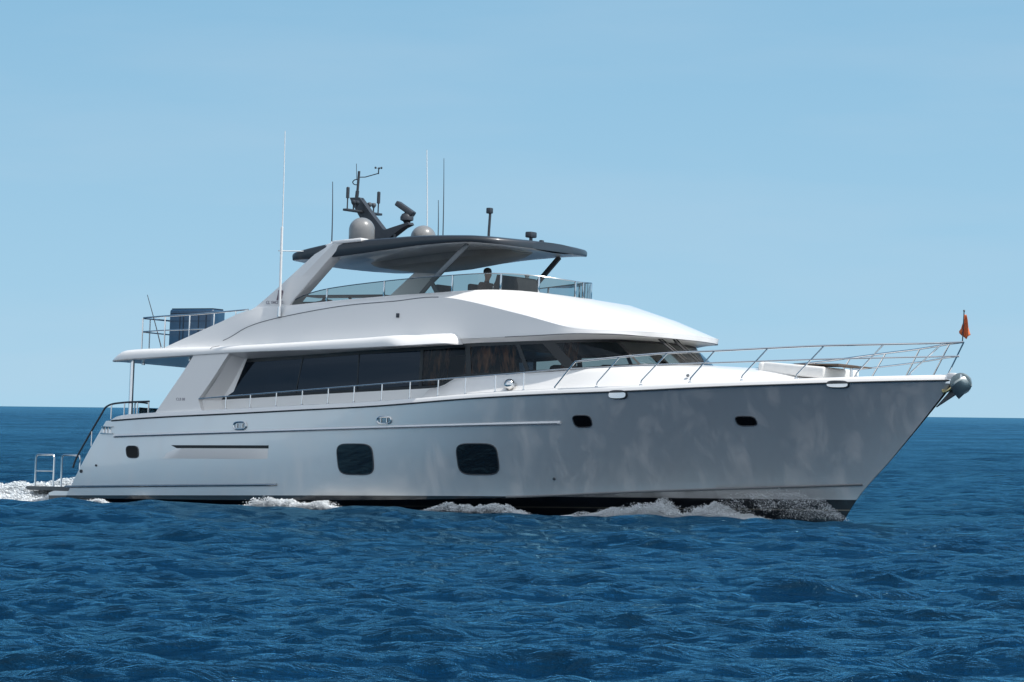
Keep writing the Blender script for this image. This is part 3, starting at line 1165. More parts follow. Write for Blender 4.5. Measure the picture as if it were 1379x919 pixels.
add_lathe(bm, (15.97, -2.73, 2.98), [(0.15, 0.0), (0.145, 0.06), (0.12, 0.12), (0.07, 0.16), (0.01, 0.175)], 20, axis=(0.0, -0.75, 0.65))
obj('vent_cowl', bm, STEEL, trunk)
bm = bm_new()
add_lathe(bm, (20.75, -2.05, 3.28), [(0.04, 0), (0.04, 0.03), (0.02, 0.035)], 12, axis=(0.1, -0.7, 0.6))
obj('filler_cap', bm, MIDGREY, trunk)

# ------------------------------------------------------------------ flybridge shell
KL = [(4.75, -2.70, 3.84), (6.6, -2.70, 3.92), (7.6, -2.70, 3.95), (8.7, -2.70, 4.00), (10.4, -2.68, 4.09), (12.2, -2.66, 4.17), (14.0, -2.55, 4.15), (16.1, -2.52, 4.22), (17.6, -2.44, 4.285), (18.6, -2.15, 4.285), (19.25, -1.53, 4.265), (19.54, -0.74, 4.255), (19.63, 0, 4.255)]
KC = [(4.75, -2.66, 3.87), (6.55, -2.68, 4.06), (7.50, -2.64, 4.46), (8.5, -2.60, 4.70), (10.42, -2.57, 4.98), (12.08, -2.54, 5.10), (13.71, -2.48, 5.19), (15.9, -2.48, 4.79), (17.5, -2.42, 4.44), (18.55, -2.13, 4.39), (19.26, -1.55, 4.385), (19.56, -0.75, 4.385), (19.66, 0, 4.385)]
KT = [(4.70, -2.64, 3.92), (6.44, -2.58, 4.56), (7.42, -2.54, 4.89), (8.73, -2.46, 5.02), (10.2, -2.40, 5.14), (11.8, -2.34, 5.25), (13.3, -2.20, 5.34), (14.4, -1.98, 5.41), (15.1, -1.66, 5.42), (15.55, -1.32, 5.40), (15.88, -0.85, 5.37), (16.05, -0.42, 5.35), (16.10, 0, 5.34)]
BUL = [0.0, 0.01, 0.01, 0.012, 0.012, 0.012, 0.02, 0.09, 0.12, 0.13, 0.14, 0.14, 0.14]
NS = 8
kl, kc, kt = catmull(KL, NS), catmull(KC, NS), catmull(KT, NS)
rows = []
for i, (a, c, t) in enumerate(zip(kl, kc, kt)):
    f = i / NS
    k = int(min(f, len(BUL) - 2))
    bu = BUL[k] + (BUL[k + 1] - BUL[k]) * (f - k)
    up = Vector((0, 0, 1)) if f > 6 else Vector((0, -0.6, 0.4))
    m1 = c.lerp(t, 0.33) + up * bu * 0.8
    m2 = c.lerp(t, 0.70) + up * bu
    inn = Vector((-(t.x - 12) * 0.012, 0, 0)) + Vector((0, 0.10 if t.y < -0.2 else 0, 0))
    t0 = t + (c - t).normalized() * 0.04
    side_mid = a.lerp(c, 0.5) + Vector((0, 0.035 * min(1, (c - a).length), 0))
    rows.append([a, a.lerp(c, 0.12) + Vector((0, -0.004, 0)), side_mid, c.lerp(a, 0.08), c, m1, m2, t0, t + Vector((0, 0, 0.004)), t + inn, Vector((t.x + inn.x * 2, t.y + inn.y * 1.2, min(4.5, t.z - 0.06)))])
bm = bm_new()
rows_p = [[flip(p) for p in r] for r in rows]
vs = add_loft(bm, rows + list(reversed(rows_p))[1:])
fly = obj('flybridge', bm, GEL, yacht, smooth=38)
bm = bm_new()
fr_rows = [r for r in rows if r[-2].z > 4.7]
add_loft(bm, [[(r[-1].x, r[-1].y, 4.52) for r in fr_rows], [(r[-1].x, -r[-1].y, 4.52) for r in fr_rows]])
obj('flybridge_floor', bm, DECK, fly)
for side in (-1, 1):                                     # grey line painting in the shade of the coaming's crease
    S = (lambda p: Vector(p)) if side < 0 else flip
    bm = bm_new()
    add_tube(bm, [S(p + Vector((0, -0.001, 0.0))) for p in kc if 6.6 < p.x < 13.6], 0.011, 6)
    obj('crease_shade', bm, MIDGREY, fly)
# soffit between the lip and the glass
bm = bm_new()
for side in (-1, 1):
    S = (lambda p: Vector(p)) if side < 0 else flip
    lip = []
    for q in ptd:
        pass
    NP = len(ptd)
    outer = catmull([(7.2, -2.96, 3.745), (9.2, -2.97, 3.80), (11, -2.97, 3.862), (13, -2.90, 3.94), (14.0, -2.55, 4.145), (15.3, -2.53, 4.185), (16.6, -2.505, 4.235), (17.75, -2.42, 4.284), (18.65, -2.13, 4.30), (19.26, -1.5, 4.264), (19.63, 0, 4.254)], NSEG)
    inner = [q + Vector((0, 0.01, -0.003)) for q in ptd]
    mid = [o.lerp(i_, 0.18) + Vector((0, 0.0, -0.012)) for o, i_ in zip(outer, inner)]
    add_loft(bm, [[S(p) for p in outer], [S(p) for p in mid], [S(p) for p in inner]])
    add_loft(bm, [[S((5.9, -2.95, 3.69)), S((7.2, -2.96, 3.745))], [S((5.9, -2.42, 3.66)), S((7.36, -2.42, 3.652))]])
obj('soffit', bm, GEL, yacht, smooth=60)
lipg = [p for p in kl if p.x > 15.5]
for side in (-1, 1):
    S = (lambda p: Vector(p)) if side < 0 else flip
    bm = bm_new()
    add_tube(bm, [S(p + Vector((0.0, -0.004, -0.005))) for p in lipg], 0.009, 6)
    obj('lip_seam', bm, DKGREY, fly)
bm = bm_new()                                            # side light on the starboard face
add_box(bm, (12.28, -2.545, 4.74), (0.09, 0.08, 0.11), bevel=0.01)
obj('side_light', bm, DKGREY, fly)

# flybridge wind glass
GH = [(0, 0.10), (1, 0.22), (1.6, 0.36), (2.6, 0.40), (3.6, 0.42), (5, 0.44), (10, 0.40)]
gk = [i for i in range(len(kt)) if i >= 3 * NS]
gp = [kt[i] + Vector((-0.05 * max(0, (kt[i].x - 13) / 3), 0.06 if kt[i].y < -0.3 else 0.06 * (-kt[i].y / .3), 0)) for i in gk]
gh = [pchip([(0, 0.12), (0.35, 0.26), (0.8, 0.34), (1.6, 0.385), (3, 0.42), (5, 0.42), (9, 0.40)], (i - 3 * NS) / NS) for i in gk]
bm = bm_new()
inr = Vector((0, 0.012, 0))
ring_lo = gp + [flip(p) for p in reversed(gp[:-1])]
hh = gh + list(reversed(gh[:-1]))
add_loft(bm, [[p for p in ring_lo], [p + Vector((0, 0, h)) for p, h in zip(ring_lo, hh)]])
wg = obj('wind_glass', bm, GLASS_FLY, yacht, smooth=60)
bm = bm_new()
add_tube(bm, [p + Vector((0, 0, h)) for p, h in zip(ring_lo, hh)], 0.013, 6)
obj('glass_edge', bm, STRIP, wg)
for i in (6, 15, 26, 37, 50, 68):
    for side in (-1, 1):
        if i >= len(gp):
            continue
        p, h = gp[i], gh[i]
        p = p if side < 0 else flip(p)
        bm = bm_new()
        add_box(bm, p + Vector((0, 0, h / 2)), (0.045, 0.04, h), bevel=0.008)
        obj('glass_post', bm, STEEL, wg)

# ------------------------------------------------------------------ radar arch legs and hardtop
def ytilt(base, k):
    return lambda x, z: base[0] + (z - 4.9) * k


for side in (-1, 1):
    S = (lambda p: Vector(p)) if side < 0 else flip
    bm = bm_new()
    # outline pairs (aft edge, forward edge) going up
    edge = [((6.35, 4.50), (8.30, 4.72)), ((7.05, 4.78), (8.50, 4.86)), ((7.50, 4.98), (8.68, 5.02)), ((7.92, 5.27), (8.88, 5.24)), ((8.40, 5.62), (9.22, 5.56)), ((9.02, 6.08), (9.74, 6.06)), ((9.55, 6.47), (10.22, 6.50)), ((9.72, 6.58), (10.42, 6.66)), ((9.95, 6.64), (10.60, 6.71))]
    ed = []
    for k in range(len(edge) - 1):
        for s in range(4):
            t = s / 4
            ed.append(tuple((edge[k][j][0] * (1 - t) + edge[k + 1][j][0] * t, edge[k][j][1] * (1 - t) + edge[k + 1][j][1] * t) for j in (0, 1)))
    ed.append(edge[-1])
    rows = []
    for (ax, az), (fx, fz) in ed:
        zz = (az + fz) / 2
        yo = -2.44 + 0.02 * (zz - 4.9)
        th = 0.30 + 0.02 * (zz - 4.9)
        rows.append([S(p) for p in [(ax, yo + 0.10, az), (ax + .03, yo + 0.02, az), (ax * .45 + fx * .55, yo - 0.045, az * .45 + fz * .55), (fx - .02, yo, fz), (fx, yo + .02, fz), (fx + .10, yo + th * .9, fz + .0), (fx + .06, yo + th, fz), (ax + .05, yo + th, az), (ax, yo + th - .04, az)]])
    vs = add_loft(bm, rows, close_v=True)
    bm.faces.new(vs[0])
    bm.faces.new(vs[-1])
    leg = obj('arch_leg', bm, GEL, yacht, smooth=24)
    bm = bm_new()                                        # white cap running over the hardtop's edge
    add_box(bm, S((10.45, -2.27, 6.655)), (0.95, 0.36, 0.10), rot=Matrix.Rotation(math.radians(-4), 3, 'Y'), bevel=0.04)
    obj('arch_cap', bm, GEL, leg)


def lettering(body, size, loc, m, parent, name, rot=(math.radians(90), 0, 0)):
    cu = bpy.data.curves.new(name, 'FONT')
    cu.body = body
    cu.size = size
    cu.extrude = 0.003
    cu.align_x = 'CENTER'
    tmp = bpy.data.objects.new('tmp', cu)
    COL.objects.link(tmp)
    bpy.context.view_layer.update()
    me = bpy.data.meshes.new_from_object(tmp.evaluated_get(bpy.context.evaluated_depsgraph_get()))
    bpy.data.objects.remove(tmp)
    M = Matrix.Translation(Vector(loc)) @ Matrix.Rotation(rot[2], 4, 'Z') @ Matrix.Rotation(rot[0], 4, 'X')
    me.transform(M)
    bm = bm_new()
    bm.from_mesh(me)
    return obj(name, bm, m, parent, smooth=None, doubles=None)


starleg = [o for o in bpy.data.objects if o.name.startswith('arch_leg')][0]
lettering('CL YACHTS', 0.115, (8.22, -2.487, 5.06), LETTER, starleg, 'lettering', rot=(math.radians(90), 0, math.radians(-3)))
bm = bm_new()
add_box(bm, (8.33, -2.487, 5.27), (0.05, 0.012, 0.24), rot=Matrix.Rotation(math.radians(12), 3, 'Y'))
add_box(bm, (8.43, -2.487, 5.29), (0.05, 0.012, 0.20), rot=Matrix.Rotation(math.radians(12), 3, 'Y'))
add_box(bm, (8.39, -2.487, 5.39), (0.14, 0.012, 0.045))
obj('emblem', bm, EMBLEM, starleg)
bpy.data.objects['buttress']
lettering('CLB 88', 0.10, (5.62, -2.9965, 2.52), LETTER, bpy.data.objects['buttress'], 'model_lettering')

HW = [(8.42, 1.95), (8.55, 2.25), (8.9, 2.36), (10, 2.42), (13.2, 2.42), (14.1, 2.38), (14.6, 2.24), (14.88, 1.96), (15.08, 1.45), (15.18, 0.9)]
HTZ = [(8.42, 6.36), (9.2, 6.50), (10.0, 6.61), (11.5, 6.70), (13.0, 6.755), (14.2, 6.745), (15.18, 6.67)]
HBZ = [(8.42, 6.20), (9.2, 6.22), (10.0, 6.26), (11.5, 6.40), (13.0, 6.54), (14.2, 6.59), (15.18, 6.53)]
bm = bm_new()
rows, soff = [], []
for i in range(61):
    t = i / 60
    x = 8.42 + 6.76 * (0.5 - 0.5 * math.cos(math.pi * t))
    w, zt, zb = pchip(HW, x), pchip(HTZ, x), pchip(HBZ, x)
    sec = [(0, zt + 0.07), (-w * .4, zt + 0.065), (-w * .75, zt + 0.045), (-w + .13, zt + .022), (-w + .05, zt + 0.0), (-w + .015, zt - 0.03), (-w, zt - .08 * min(1, (zt - zb) / .2)), (-w + .02, zb + 0.02), (-w + .035, zb), (-w + .07, zb)]
    rows.append([Vector((x, y, z)) for y, z in sec])
    fr_ = max(0, 1 - abs(x - 11.6) / 3.4)
    s2 = [(-w + .07, zb), (-w * .7, zb - 0.02 - .01 * fr_), (-w * .45, zb - 0.03 - .02 * fr_), (0, zb - 0.04 - .03 * fr_)]
    soff.append([Vector((x, y, z)) for y, z in s2])
full = [list(reversed(r)) + [flip(p) for p in r[1:]] for r in rows]
vs = add_loft(bm, full)
bm.faces.new(vs[0])
bm.faces.new(vs[-1])
hard = obj('hardtop', bm, HARDT, yacht, smooth=45)
bm = bm_new()
full = [r + [flip(p) for p in reversed(r[:-1])] for r in soff]
add_loft(bm, full)
obj('hardtop_lining', bm, SOFFIT, hard, smooth=50)
bm = bm_new()                                            # ceiling pod under the hardtop
rows = []
for x, w, zb in ((10.0, 0.8, 6.16), (10.3, 0.95, 6.10), (10.8, 1.0, 6.08), (12.0, 1.0, 6.17), (13.2, 0.9, 6.32), (13.9, 0.7, 6.43), (14.2, 0.5, 6.50)):
    zt = pchip(HBZ, x) - 0.02
    rows.append([Vector((x, y, z)) for y, z in [(-w - .06, zt), (-w, zb + .05), (-w + .12, zb), (0, zb - .01), (w - .12, zb), (w, zb + .05), (w + .06, zt)]])
vs = add_loft(bm, rows)
bm.faces.new(vs[0]); bm.faces.new(vs[-1])
obj('ceiling_pod', bm, POD, hard, smooth=35)
for side in (-1, 1):
    S = (lambda p: Vector(p)) if side < 0 else flip
    bm = bm_new()                                        # raked struts with a forked foot
    top, kn = S((13.98, -2.0, 6.56)), S((12.95, -2.10, 5.62))
    def bar(a, b, w, h):
        d = (b - a)
        q = d.normalized().to_track_quat('X', 'Z').to_matrix()
        add_box(bm, (a + b) / 2, (d.length, w, h), rot=q, bevel=0.012)
    bar(top, kn, 0.07, 0.13)
    bar(kn, S((12.5, -2.12, 5.15)), 0.07, 0.10)
    bar(kn, S((13.25, -2.08, 5.15)), 0.07, 0.10)
    obj('hardtop_strut', bm, DKGREY if side > 0 else MIDGREY, hard)

# satellite domes
for side in (-1, 1):
    bm = bm_new()
    zt = pchip(HTZ, 9.95) + 0.06
    c = (9.97 if side < 0 else 10.15, side * 1.2, zt)
    prof = [(0.325, 0.07), (0.335, 0.10), (0.337, 0.36)] + [(0.337 * math.cos(a), 0.38 + 0.33 * math.sin(a)) for a in [math.pi / 2 * k / 10 for k in range(11)]]
    add_lathe(bm, c, prof, 32)
    dm = obj('satellite_dome', bm, DOME, hard, smooth=50)
    bm = bm_new()
    add_lathe(bm, c, [(0.30, -0.04), (0.335, 0.0), (0.335, 0.072), (0.31, 0.074)], 32)
    obj('dome_base', bm, MIDGREY, dm)

# mast fin with radar
bm = bm_new()
z0 = 6.68
fin = [(9.55, z0), (9.05, 7.45), (8.72, 7.90), (8.66, 8.02), (8.98, 8.02), (9.35, 7.62), (10.02, 6.95), (10.62, z0)]
add_prism_y(bm, fin, -0.09, 0.09)
bevel_all(bm, 0.02, 2)
mast = obj('radar_mast', bm, DKGREY, hard)
bm = bm_new()
add_prism_y(bm, [(9.75, 7.12), (10.05, 7.20), (10.62, 7.34), (10.66, 7.28), (10.45, 7.2), (10.0, 6.92)], -0.12, 0.12)
bevel_all(bm, 0.015, 2)
obj('radar_bracket', bm, DKGREY, mast)
bm = bm_new()
add_lathe(bm, (10.5, 0, 7.32), [(0.07, 0), (0.10, 0.05), (0.17, 0.08), (0.175, 0.16), (0.13, 0.24), (0.07, 0.27), (0.06, 0.32)], 20)
rd = obj('radar_gearbox', bm, DKGREY, mast)
bm = bm_new()
q = Vector((0.46, 0.12, -0.30)).to_track_quat('X', 'Z').to_matrix()
add_box(bm, (10.44, 0, 7.70), (0.56, 0.26, 0.14), rot=q, bevel=0.03)
obj('radar_array', bm, DKGREY, mast)
bm = bm_new()
add_box(bm, (9.04, 0, 7.64), (0.16, 1.50, 0.06), bevel=0.012)
obj('spreader', bm, DKGREY, mast)
for y, x, h0, h1, r0, r1, m_ in ((-0.66, 9.04, .28, .28, .018, .045, MIDGREY), (0.66, 9.04, .26, .30, .018, .045, MIDGREY)):
    bm = bm_new()
    add_lathe(bm, (x, y, 7.66), [(r0, 0), (r0, h0), (r1, h0 + .01), (r1, h0 + h1), (r1 * .6, h0 + h1 + .02)], 12)
    obj('stub_antenna', bm, DKGREY, mast)
for y, m_ in ((-0.40, DKGREY), (-0.25, DKGREY), (0.28, MIDGREY), (0.46, MIDGREY)):
    bm = bm_new()
    add_lathe(bm, (9.04, y, 7.66), [(0.02, 0), (0.02, 0.12), (0.05, 0.16), (0.07, 0.2), (0.06, 0.245), (0.03, 0.26)], 12)
    obj('gps_mushroom', bm, m_, mast)
bm = bm_new()
add_tube(bm, [(8.82, 0, 7.98), (8.84, 0, 8.2)], 0.05, 10)
add_tube(bm, [(8.84, 0, 8.15), (8.87, 0, 8.72)], 0.035, 10)
add_tube(bm, catmull([(8.83, 0, 8.50), (8.76, -.03, 8.49), (8.71, -.05, 8.43), (8.75, -.03, 8.37), (8.83, 0, 8.36)], 5), 0.014, 6)
obj('light_pole', bm, DKGREY, mast)
bm = bm_new()
add_tube(bm, [(8.80, 0, 8.5), (8.77, 0, 8.92)], 0.008, 6)
obj('short_whip', bm, DKGREY, mast)
bm = bm_new()
add_tube(bm, [(8.86, 0, 8.56), (9.0, 0.1, 8.57), (9.42, 0.12, 8.66)], 0.014, 6)
add_tube(bm, [(9.42, 0.12, 8.64), (9.42, 0.12, 8.80)], 0.016, 6)
for a in (0, 2.1, 4.2):
    p = Vector((9.42 + .09 * math.cos(a), .12 + .09 * math.sin(a), 8.80))
    add_tube(bm, [(9.42, 0.12, 8.79), p], 0.006, 5)
    add_lathe(bm, p, [(0.005, -.03), (0.026, -.015), (0.028, .012), (0.012, .03)], 8)
obj('wind_sensor', bm, DKGREY, mast)
bm = bm_new()
add_box(bm, (10.55, -0.25, 6.84), (0.34, 0.12, 0.12), bevel=0.03)
add_lathe(bm, (10.68, -0.25, 6.84), [(0.05, 0), (0.07, 0.06), (0.09, 0.12)], 12, axis=(1, -.3, 0))
obj('deck_horn', bm, DKGREY, hard)
bm = bm_new()
add_tube(bm, [(10.27, -.2, 6.70), (10.27, -.2, 7.02)], 0.03, 8)
obj('short_post', bm, DKGREY, hard)


def whip(name, base, tip, r0, r1, m, parent, ferrule=True, split=None):
    bm = bm_new()
    a, b = Vector(base), Vector(tip)
    n = 12
    sag = Vector((0.012, 0, 0))
    add_tube(bm, [a.lerp(b, i / n) + sag * math.sin(math.pi * i / n) for i in range(n + 1)], r0, 8, r2=r1)
    if split:
        add_tube(bm, [a, a.lerp(b, split)], r0 * 1.5, 8)
    o = obj(name, bm, m, parent)
    if ferrule:
        bm = bm_new()
        add_tube(bm, [a, a.lerp(b, 0.05)], r0 * 2.0, 8)
        add_lathe(bm, a - Vector((0, 0, 0.02)), [(r0 * 2.6, 0), (r0 * 2.6, 0.03)], 10)
        obj('antenna_base', bm, STEEL, o)
    return o


wa = whip('whip_antenna', (8.50, -2.62, 4.74), (8.43, -2.60, 9.52), 0.022, 0.010, FIBRE, yacht, split=0.48)
bm = bm_new()
add_tube(bm, [(8.38, -2.62, 6.42), (9.0, -2.35, 6.42)], 0.014, 8)
obj('antenna_brace', bm, FIBRE, wa)
whip('whip_antenna', (9.55, -1.9, 6.62), (9.50, -1.9, 8.25), 0.017, 0.009, DKGREY, hard)
whip('whip_antenna', (9.95, 1.65, 6.75), (9.82, 1.65, 9.42), 0.018, 0.010, FIBRE, hard)
whip('whip_antenna', (10.35, 1.8, 6.75), (10.28, 1.8, 9.20), 0.017, 0.007, DKGREY, hard)
whip('whip_antenna', (10.30, 1.65, 6.75), (10.26, 1.65, 8.08), 0.016, 0.008, DKGREY, hard)
bm = bm_new()
add_tube(bm, [(13.15, 0, 6.75), (13.15, 0, 7.05), (13.17, 0, 7.52)], 0.034, 8)
add_box(bm, (13.15, 0, 7.60), (0.14, 0.14, 0.15), bevel=0.025)
obj('camera_post', bm, DKGREY, hard)
bm = bm_new()
add_lathe(bm, (14.48, 0, 6.73), [(0.10, 0), (0.08, 0.05), (0.045, 0.07), (0.045, 0.16)], 14)
slp = obj('searchlight', bm, DKGREY, hard)
for nm, c_, s_ in (('lamp_housing', (14.48, 0, 6.96), (0.20, 0.26, 0.15)), ('deck_camera', (14.60, 0.3, 6.79), (0.12, 0.1, 0.12)), ('air_vent', (14.12, -0.1, 6.82), (0.18, 0.06, 0.05))):
    bm = bm_new()
    add_box(bm, c_, s_, bevel=0.03)
    obj(nm, bm, DKGREY if nm != 'air_vent' else STEEL, hard)

# ------------------------------------------------------------------ rails
SB = [7.15, 7.97, 8.83, 9.68, 10.52, 11.35, 12.23, 13.11, 13.98, 14.82, 15.72, 16.56]
SRT = [(6.23, 2.57), (8.5, 2.73), (10.69, 2.885), (13.96, 3.11), (16.55, 3.29), (17.44, 3.365), (18.84, 3.44), (20.12, 3.51), (21.15, 3.56), (24.19, 3.73), (25.8, 3.82), (26.9, 3.885), (27.07, 3.89)]
BRT = [(18.0, 3.57), (19.23, 3.69), (20.48, 3.80), (21.65, 3.87), (22.9, 3.96), (24.18, 4.05), (25.47, 4.12), (26.68, 4.195), (27.18, 4.23)]
BST = [((17.45, 2.95), (18.02, 3.575)), ((18.63, 3.01), (19.23, 3.69)), ((19.82, 3.07), (20.48, 3.80)), ((21.07, 3.15), (21.65, 3.87)), ((22.31, 3.23), (22.90, 3.96)), ((23.57, 3.29), (24.18, 4.05)), ((24.90, 3.36), (25.47, 4.12)), ((26.03, 3.41), (26.68, 4.195))]


def yrail(x):
    return max(0.0, yd(x) - 0.12) if x < 26.6 else max(0.0, (yd(26.6) - .12) * (27.1 - x) / .5)


bow_pts_hi, bow_pts_mid = [], []
for i in range(81):
    x = 18.02 + (27.16 - 18.02) * i / 80
    bow_pts_hi.append(Vector((x, -yrail(x) if i < 80 else 0, pchip(BRT, x))))
for i in range(121):
    x = 6.23 + (27.05 - 6.23) * i / 120
    bow_pts_mid.append(Vector((x, -yrail(x) if i < 120 else 0, pchip(SRT, x))))
for side in (-1, 1):
    S = (lambda p: Vector(p)) if side < 0 else flip
    bm = bm_new()
    add_tube(bm, [S((17.45, -yrail(17.45), 2.93)), S((17.95, -yrail(17.95), 3.50))] + [S(p) for p in bow_pts_hi], 0.024, 8)
    br = obj('bow_rail', bm, STEEL, yacht)
    bm = bm_new()
    add_tube(bm, [S(p) for p in bow_pts_mid], 0.019, 8)
    obj('middle_rail', bm, STEEL, br)
    for (xb, zb), (xt, zt) in BST[1:]:
        bm = bm_new()
        add_tube(bm, [S((xb, -yrail(xb), zb)), S((xb + .02, -yrail(xb), zb + .06)), S((xt, -yrail(xt), zt))], 0.019, 8)
        add_lathe(bm, S((xb, -yrail(xb), zsh(xb) + .142)), [(0.045, 0), (0.04, 0.02), (0.02, 0.03)], 10)
        obj('stanchion', bm, STEEL, br)
    for xb in SB:
        bm = bm_new()
        add_tube(bm, [S((xb, -yrail(xb), zsh(xb) + 0.10)), S((xb, -yrail(xb), pchip(SRT, xb)))], 0.017, 8)
        add_lathe(bm, S((xb, -yrail(xb), zsh(xb) + .142)), [(0.035, 0), (0.03, 0.015), (0.018, 0.02)], 8)
        obj('stanchion', bm, STEEL, br)
bm = bm_new()                                            # pulpit front leg
add_tube(bm, [(26.75, 0, 3.45), (27.16, 0, 4.23)], 0.019, 8)
obj('pulpit_post', bm, STEEL, yacht)

# boat deck rail
bm = bm_new()
def dk(x): return pchip(ZT, x) + 0.01
top = [(7.3, -2.42, 4.92), (5.6, -2.5, 4.80), (4.5, -2.5, 4.755), (3.80, -2.48, 4.715), (3.70, -2.38, 4.71), (3.70, 0, 4.72), (3.70, 2.38, 4.71), (3.80, 2.48, 4.715), (4.5, 2.5, 4.755), (5.6, 2.5, 4.80), (7.3, 2.42, 4.92)]
add_tube(bm, top, 0.022, 8)
adr = obj('boat_deck_rail', bm, STEEL, yacht)
bm = bm_new()
mid = [(5.9, -2.48, 4.42), (4.5, -2.5, 4.38), (3.80, -2.48, 4.35), (3.70, -2.38, 4.345), (3.70, 2.38, 4.345), (3.80, 2.48, 4.35), (4.5, 2.5, 4.38), (5.9, 2.48, 4.42)]
add_tube(bm, mid, 0.017, 8)
obj('middle_rail', bm, STEEL, adr)
for x, y in ((3.74, 2.44), (4.56, 2.5), (5.4, 2.5), (6.2, 2.47), (6.9, 2.44)):
    for s in (-1, 1):
        bm = bm_new()
        zt = 4.71 + (x - 3.74) * 0.055
        add_tube(bm, [(x, s * y, dk(x) + max(0, (x - 4.9) * .33) * 0.9), (x, s * y, zt)], 0.019, 8)
        obj('stanchion', bm, STEEL, adr)
for y in (-2.1, -0.8, 0.8, 2.1):
    bm = bm_new()
    add_tube(bm, [(3.70, y, dk(3.7)), (3.70, y, 4.71)], 0.019, 8)
    obj('stanchion', bm, STEEL, adr)
whip('whip_antenna', (4.02, -1.95, 3.9), (3.48, -2.0, 5.36), 0.016, 0.009, DKGREY, boat_deck)

# bow roller
bm = bm_new()
for y in (-0.13, 0.13):
    bm = bm_new()
    add_prism_y(bm, [(26.55, 3.40), (26.7, 3.25), (27.12, 3.22), (27.28, 3.33), (27.2, 3.46), (26.8, 3.46)], y - 0.015, y + 0.015)
    obj('roller_cheek', bm, STEEL, yacht)
bm = bm_new()
add_tube(bm, [(27.14, -0.13, 3.32), (27.14, 0.13, 3.32)], 0.05, 10)
obj('bow_roller', bm, STEEL, yacht)

# ------------------------------------------------------------------ separate things on board
# anchor
an = thing('anchor', 'grey plough anchor stowed in the roller at the bow tip', 'anchor', (27.1, 0, 3.3))
bm = bm_new()
rows = []
for i in range(9):
    t = i / 8
    c = Vector((26.99 + 0.34 * t, 0, 3.05 + 0.30 * t))
    w = 0.26 * math.sin(math.pi * (0.12 + 0.80 * t)) ** 0.7
    rows.append([c + Vector((0.10 * abs(s) ** 1.5 * -1 + 0.03, s * w * 1.25, -0.14 + 0.20 * abs(s) ** 1.4)) for s in (-1, -.6, -.25, 0, .25, .6, 1)])
    rows[-1] = [p + Vector((0.02, 0, 0)) for p in rows[-1]]
top_ = rows
bot_ = [[p + Vector((0.035, 0, -0.035)) for p in r] for r in rows]
va = add_loft(bm, top_)
vb = add_loft(bm, bot_)
for i in range(8):
    for j in (0, 6):
        bm.faces.new([va[i][j], va[i + 1][j], vb[i + 1][j], vb[i][j]])
bm.faces.new(va[0] + list(reversed(vb[0])))
bm.faces.new(va[-1] + list(reversed(vb[-1])))
add_lathe(bm, (27.15, -0.06, 3.24), [(0.25, -0.02), (0.26, 0.0), (0.24, 0.05), (0.05, 0.07)], 20, axis=(0.45, -0.85, -0.15))
obj('fluke', bm, ANCH, an)
bm = bm_new()
add_prism_y(bm, [(26.5, 3.40), (27.05, 3.30), (27.16, 3.12), (26.98, 2.98), (26.47, 2.68), (26.78, 3.0), (26.92, 3.17), (26.6, 3.25)], -0.035, 0.035)
bevel_all(bm, 0.01, 2)
obj('shank', bm, DKGREY, an)
bm = bm_new()
add_tube(bm, catmull([(26.95, -.08, 3.18), (26.85, -.12, 3.08), (26.72, -.1, 3.04), (26.66, -.08, 3.12)], 5), 0.035, 8)
obj('shackle', bm, BRASS, an)

# pennant on its staff
fl = thing('bow_flag', 'small orange pennant on a short staff at the tip of the bow rail', 'flag', (27.12, 0, 4.22))
bm = bm_new()
add_tube(bm, [(27.12, 0, 4.2), (27.14, 0, 4.95)], 0.014, 8)
add_lathe(bm, (27.14, 0, 4.95), [(0.02, 0), (0.026, 0.02), (0.01, 0.045)], 10)
obj('flag_staff', bm, DKGREY, fl)
bm = bm_new()
rows = []
for i in range(13):
    t = i / 12
    row = []
    for j in range(9):
        s = j / 8
        z = 4.88 - 0.40 * t - 0.08 * s * t
        sp_ = (0.03 + 0.26 * t)
        x = 27.13 + 0.02 + (s - 0.42) * sp_ + 0.03 * math.sin(7 * s + 3 * t)
        row.append((x, 0.05 * math.sin(9 * s + 4 * t) * (0.3 + t) + 0.03, z + (0.14 * t * (1 - abs(2 * s - 1)) * -1 if t > .7 else 0)))
    rows.append(row)
add_loft(bm, rows)
o = obj('flag_cloth', bm, ORANGE, fl, recalc=False)
md = o.modifiers.new('thick', 'SOLIDIFY')
md.thickness = 0.004

# navy covered locker on the boat deck
lk = thing('deck_locker', 'dark navy panelled locker behind the rail on the aft upper deck', 'locker', (4.6, -1.2, 3.9))
bm = bm_new()
add_box(bm, (4.52, -1.15, 4.48), (1.50, 0.55, 1.08), bevel=0.07, seg=3)
obj('locker_body', bm, NAVY, lk)
bm = bm_new()
for x in (4.16, 4.28, 4.80, 5.06):
    add_box(bm, (x, -1.427, 4.44), (0.035, 0.012, 0.92), bevel=0.004)
add_box(bm, (4.52, -1.427, 4.90), (1.36, 0.012, 0.02))
add_box(bm, (4.52, -1.427, 4.70), (1.36, 0.010, 0.012))
obj('panel_seam', bm, NAVYD, lk)
bm = bm_new()
add_box(bm, (4.52, -1.15, 5.028), (1.42, 0.44, 0.03), bevel=0.012)
obj('locker_lid', bm, NAVYD, lk)

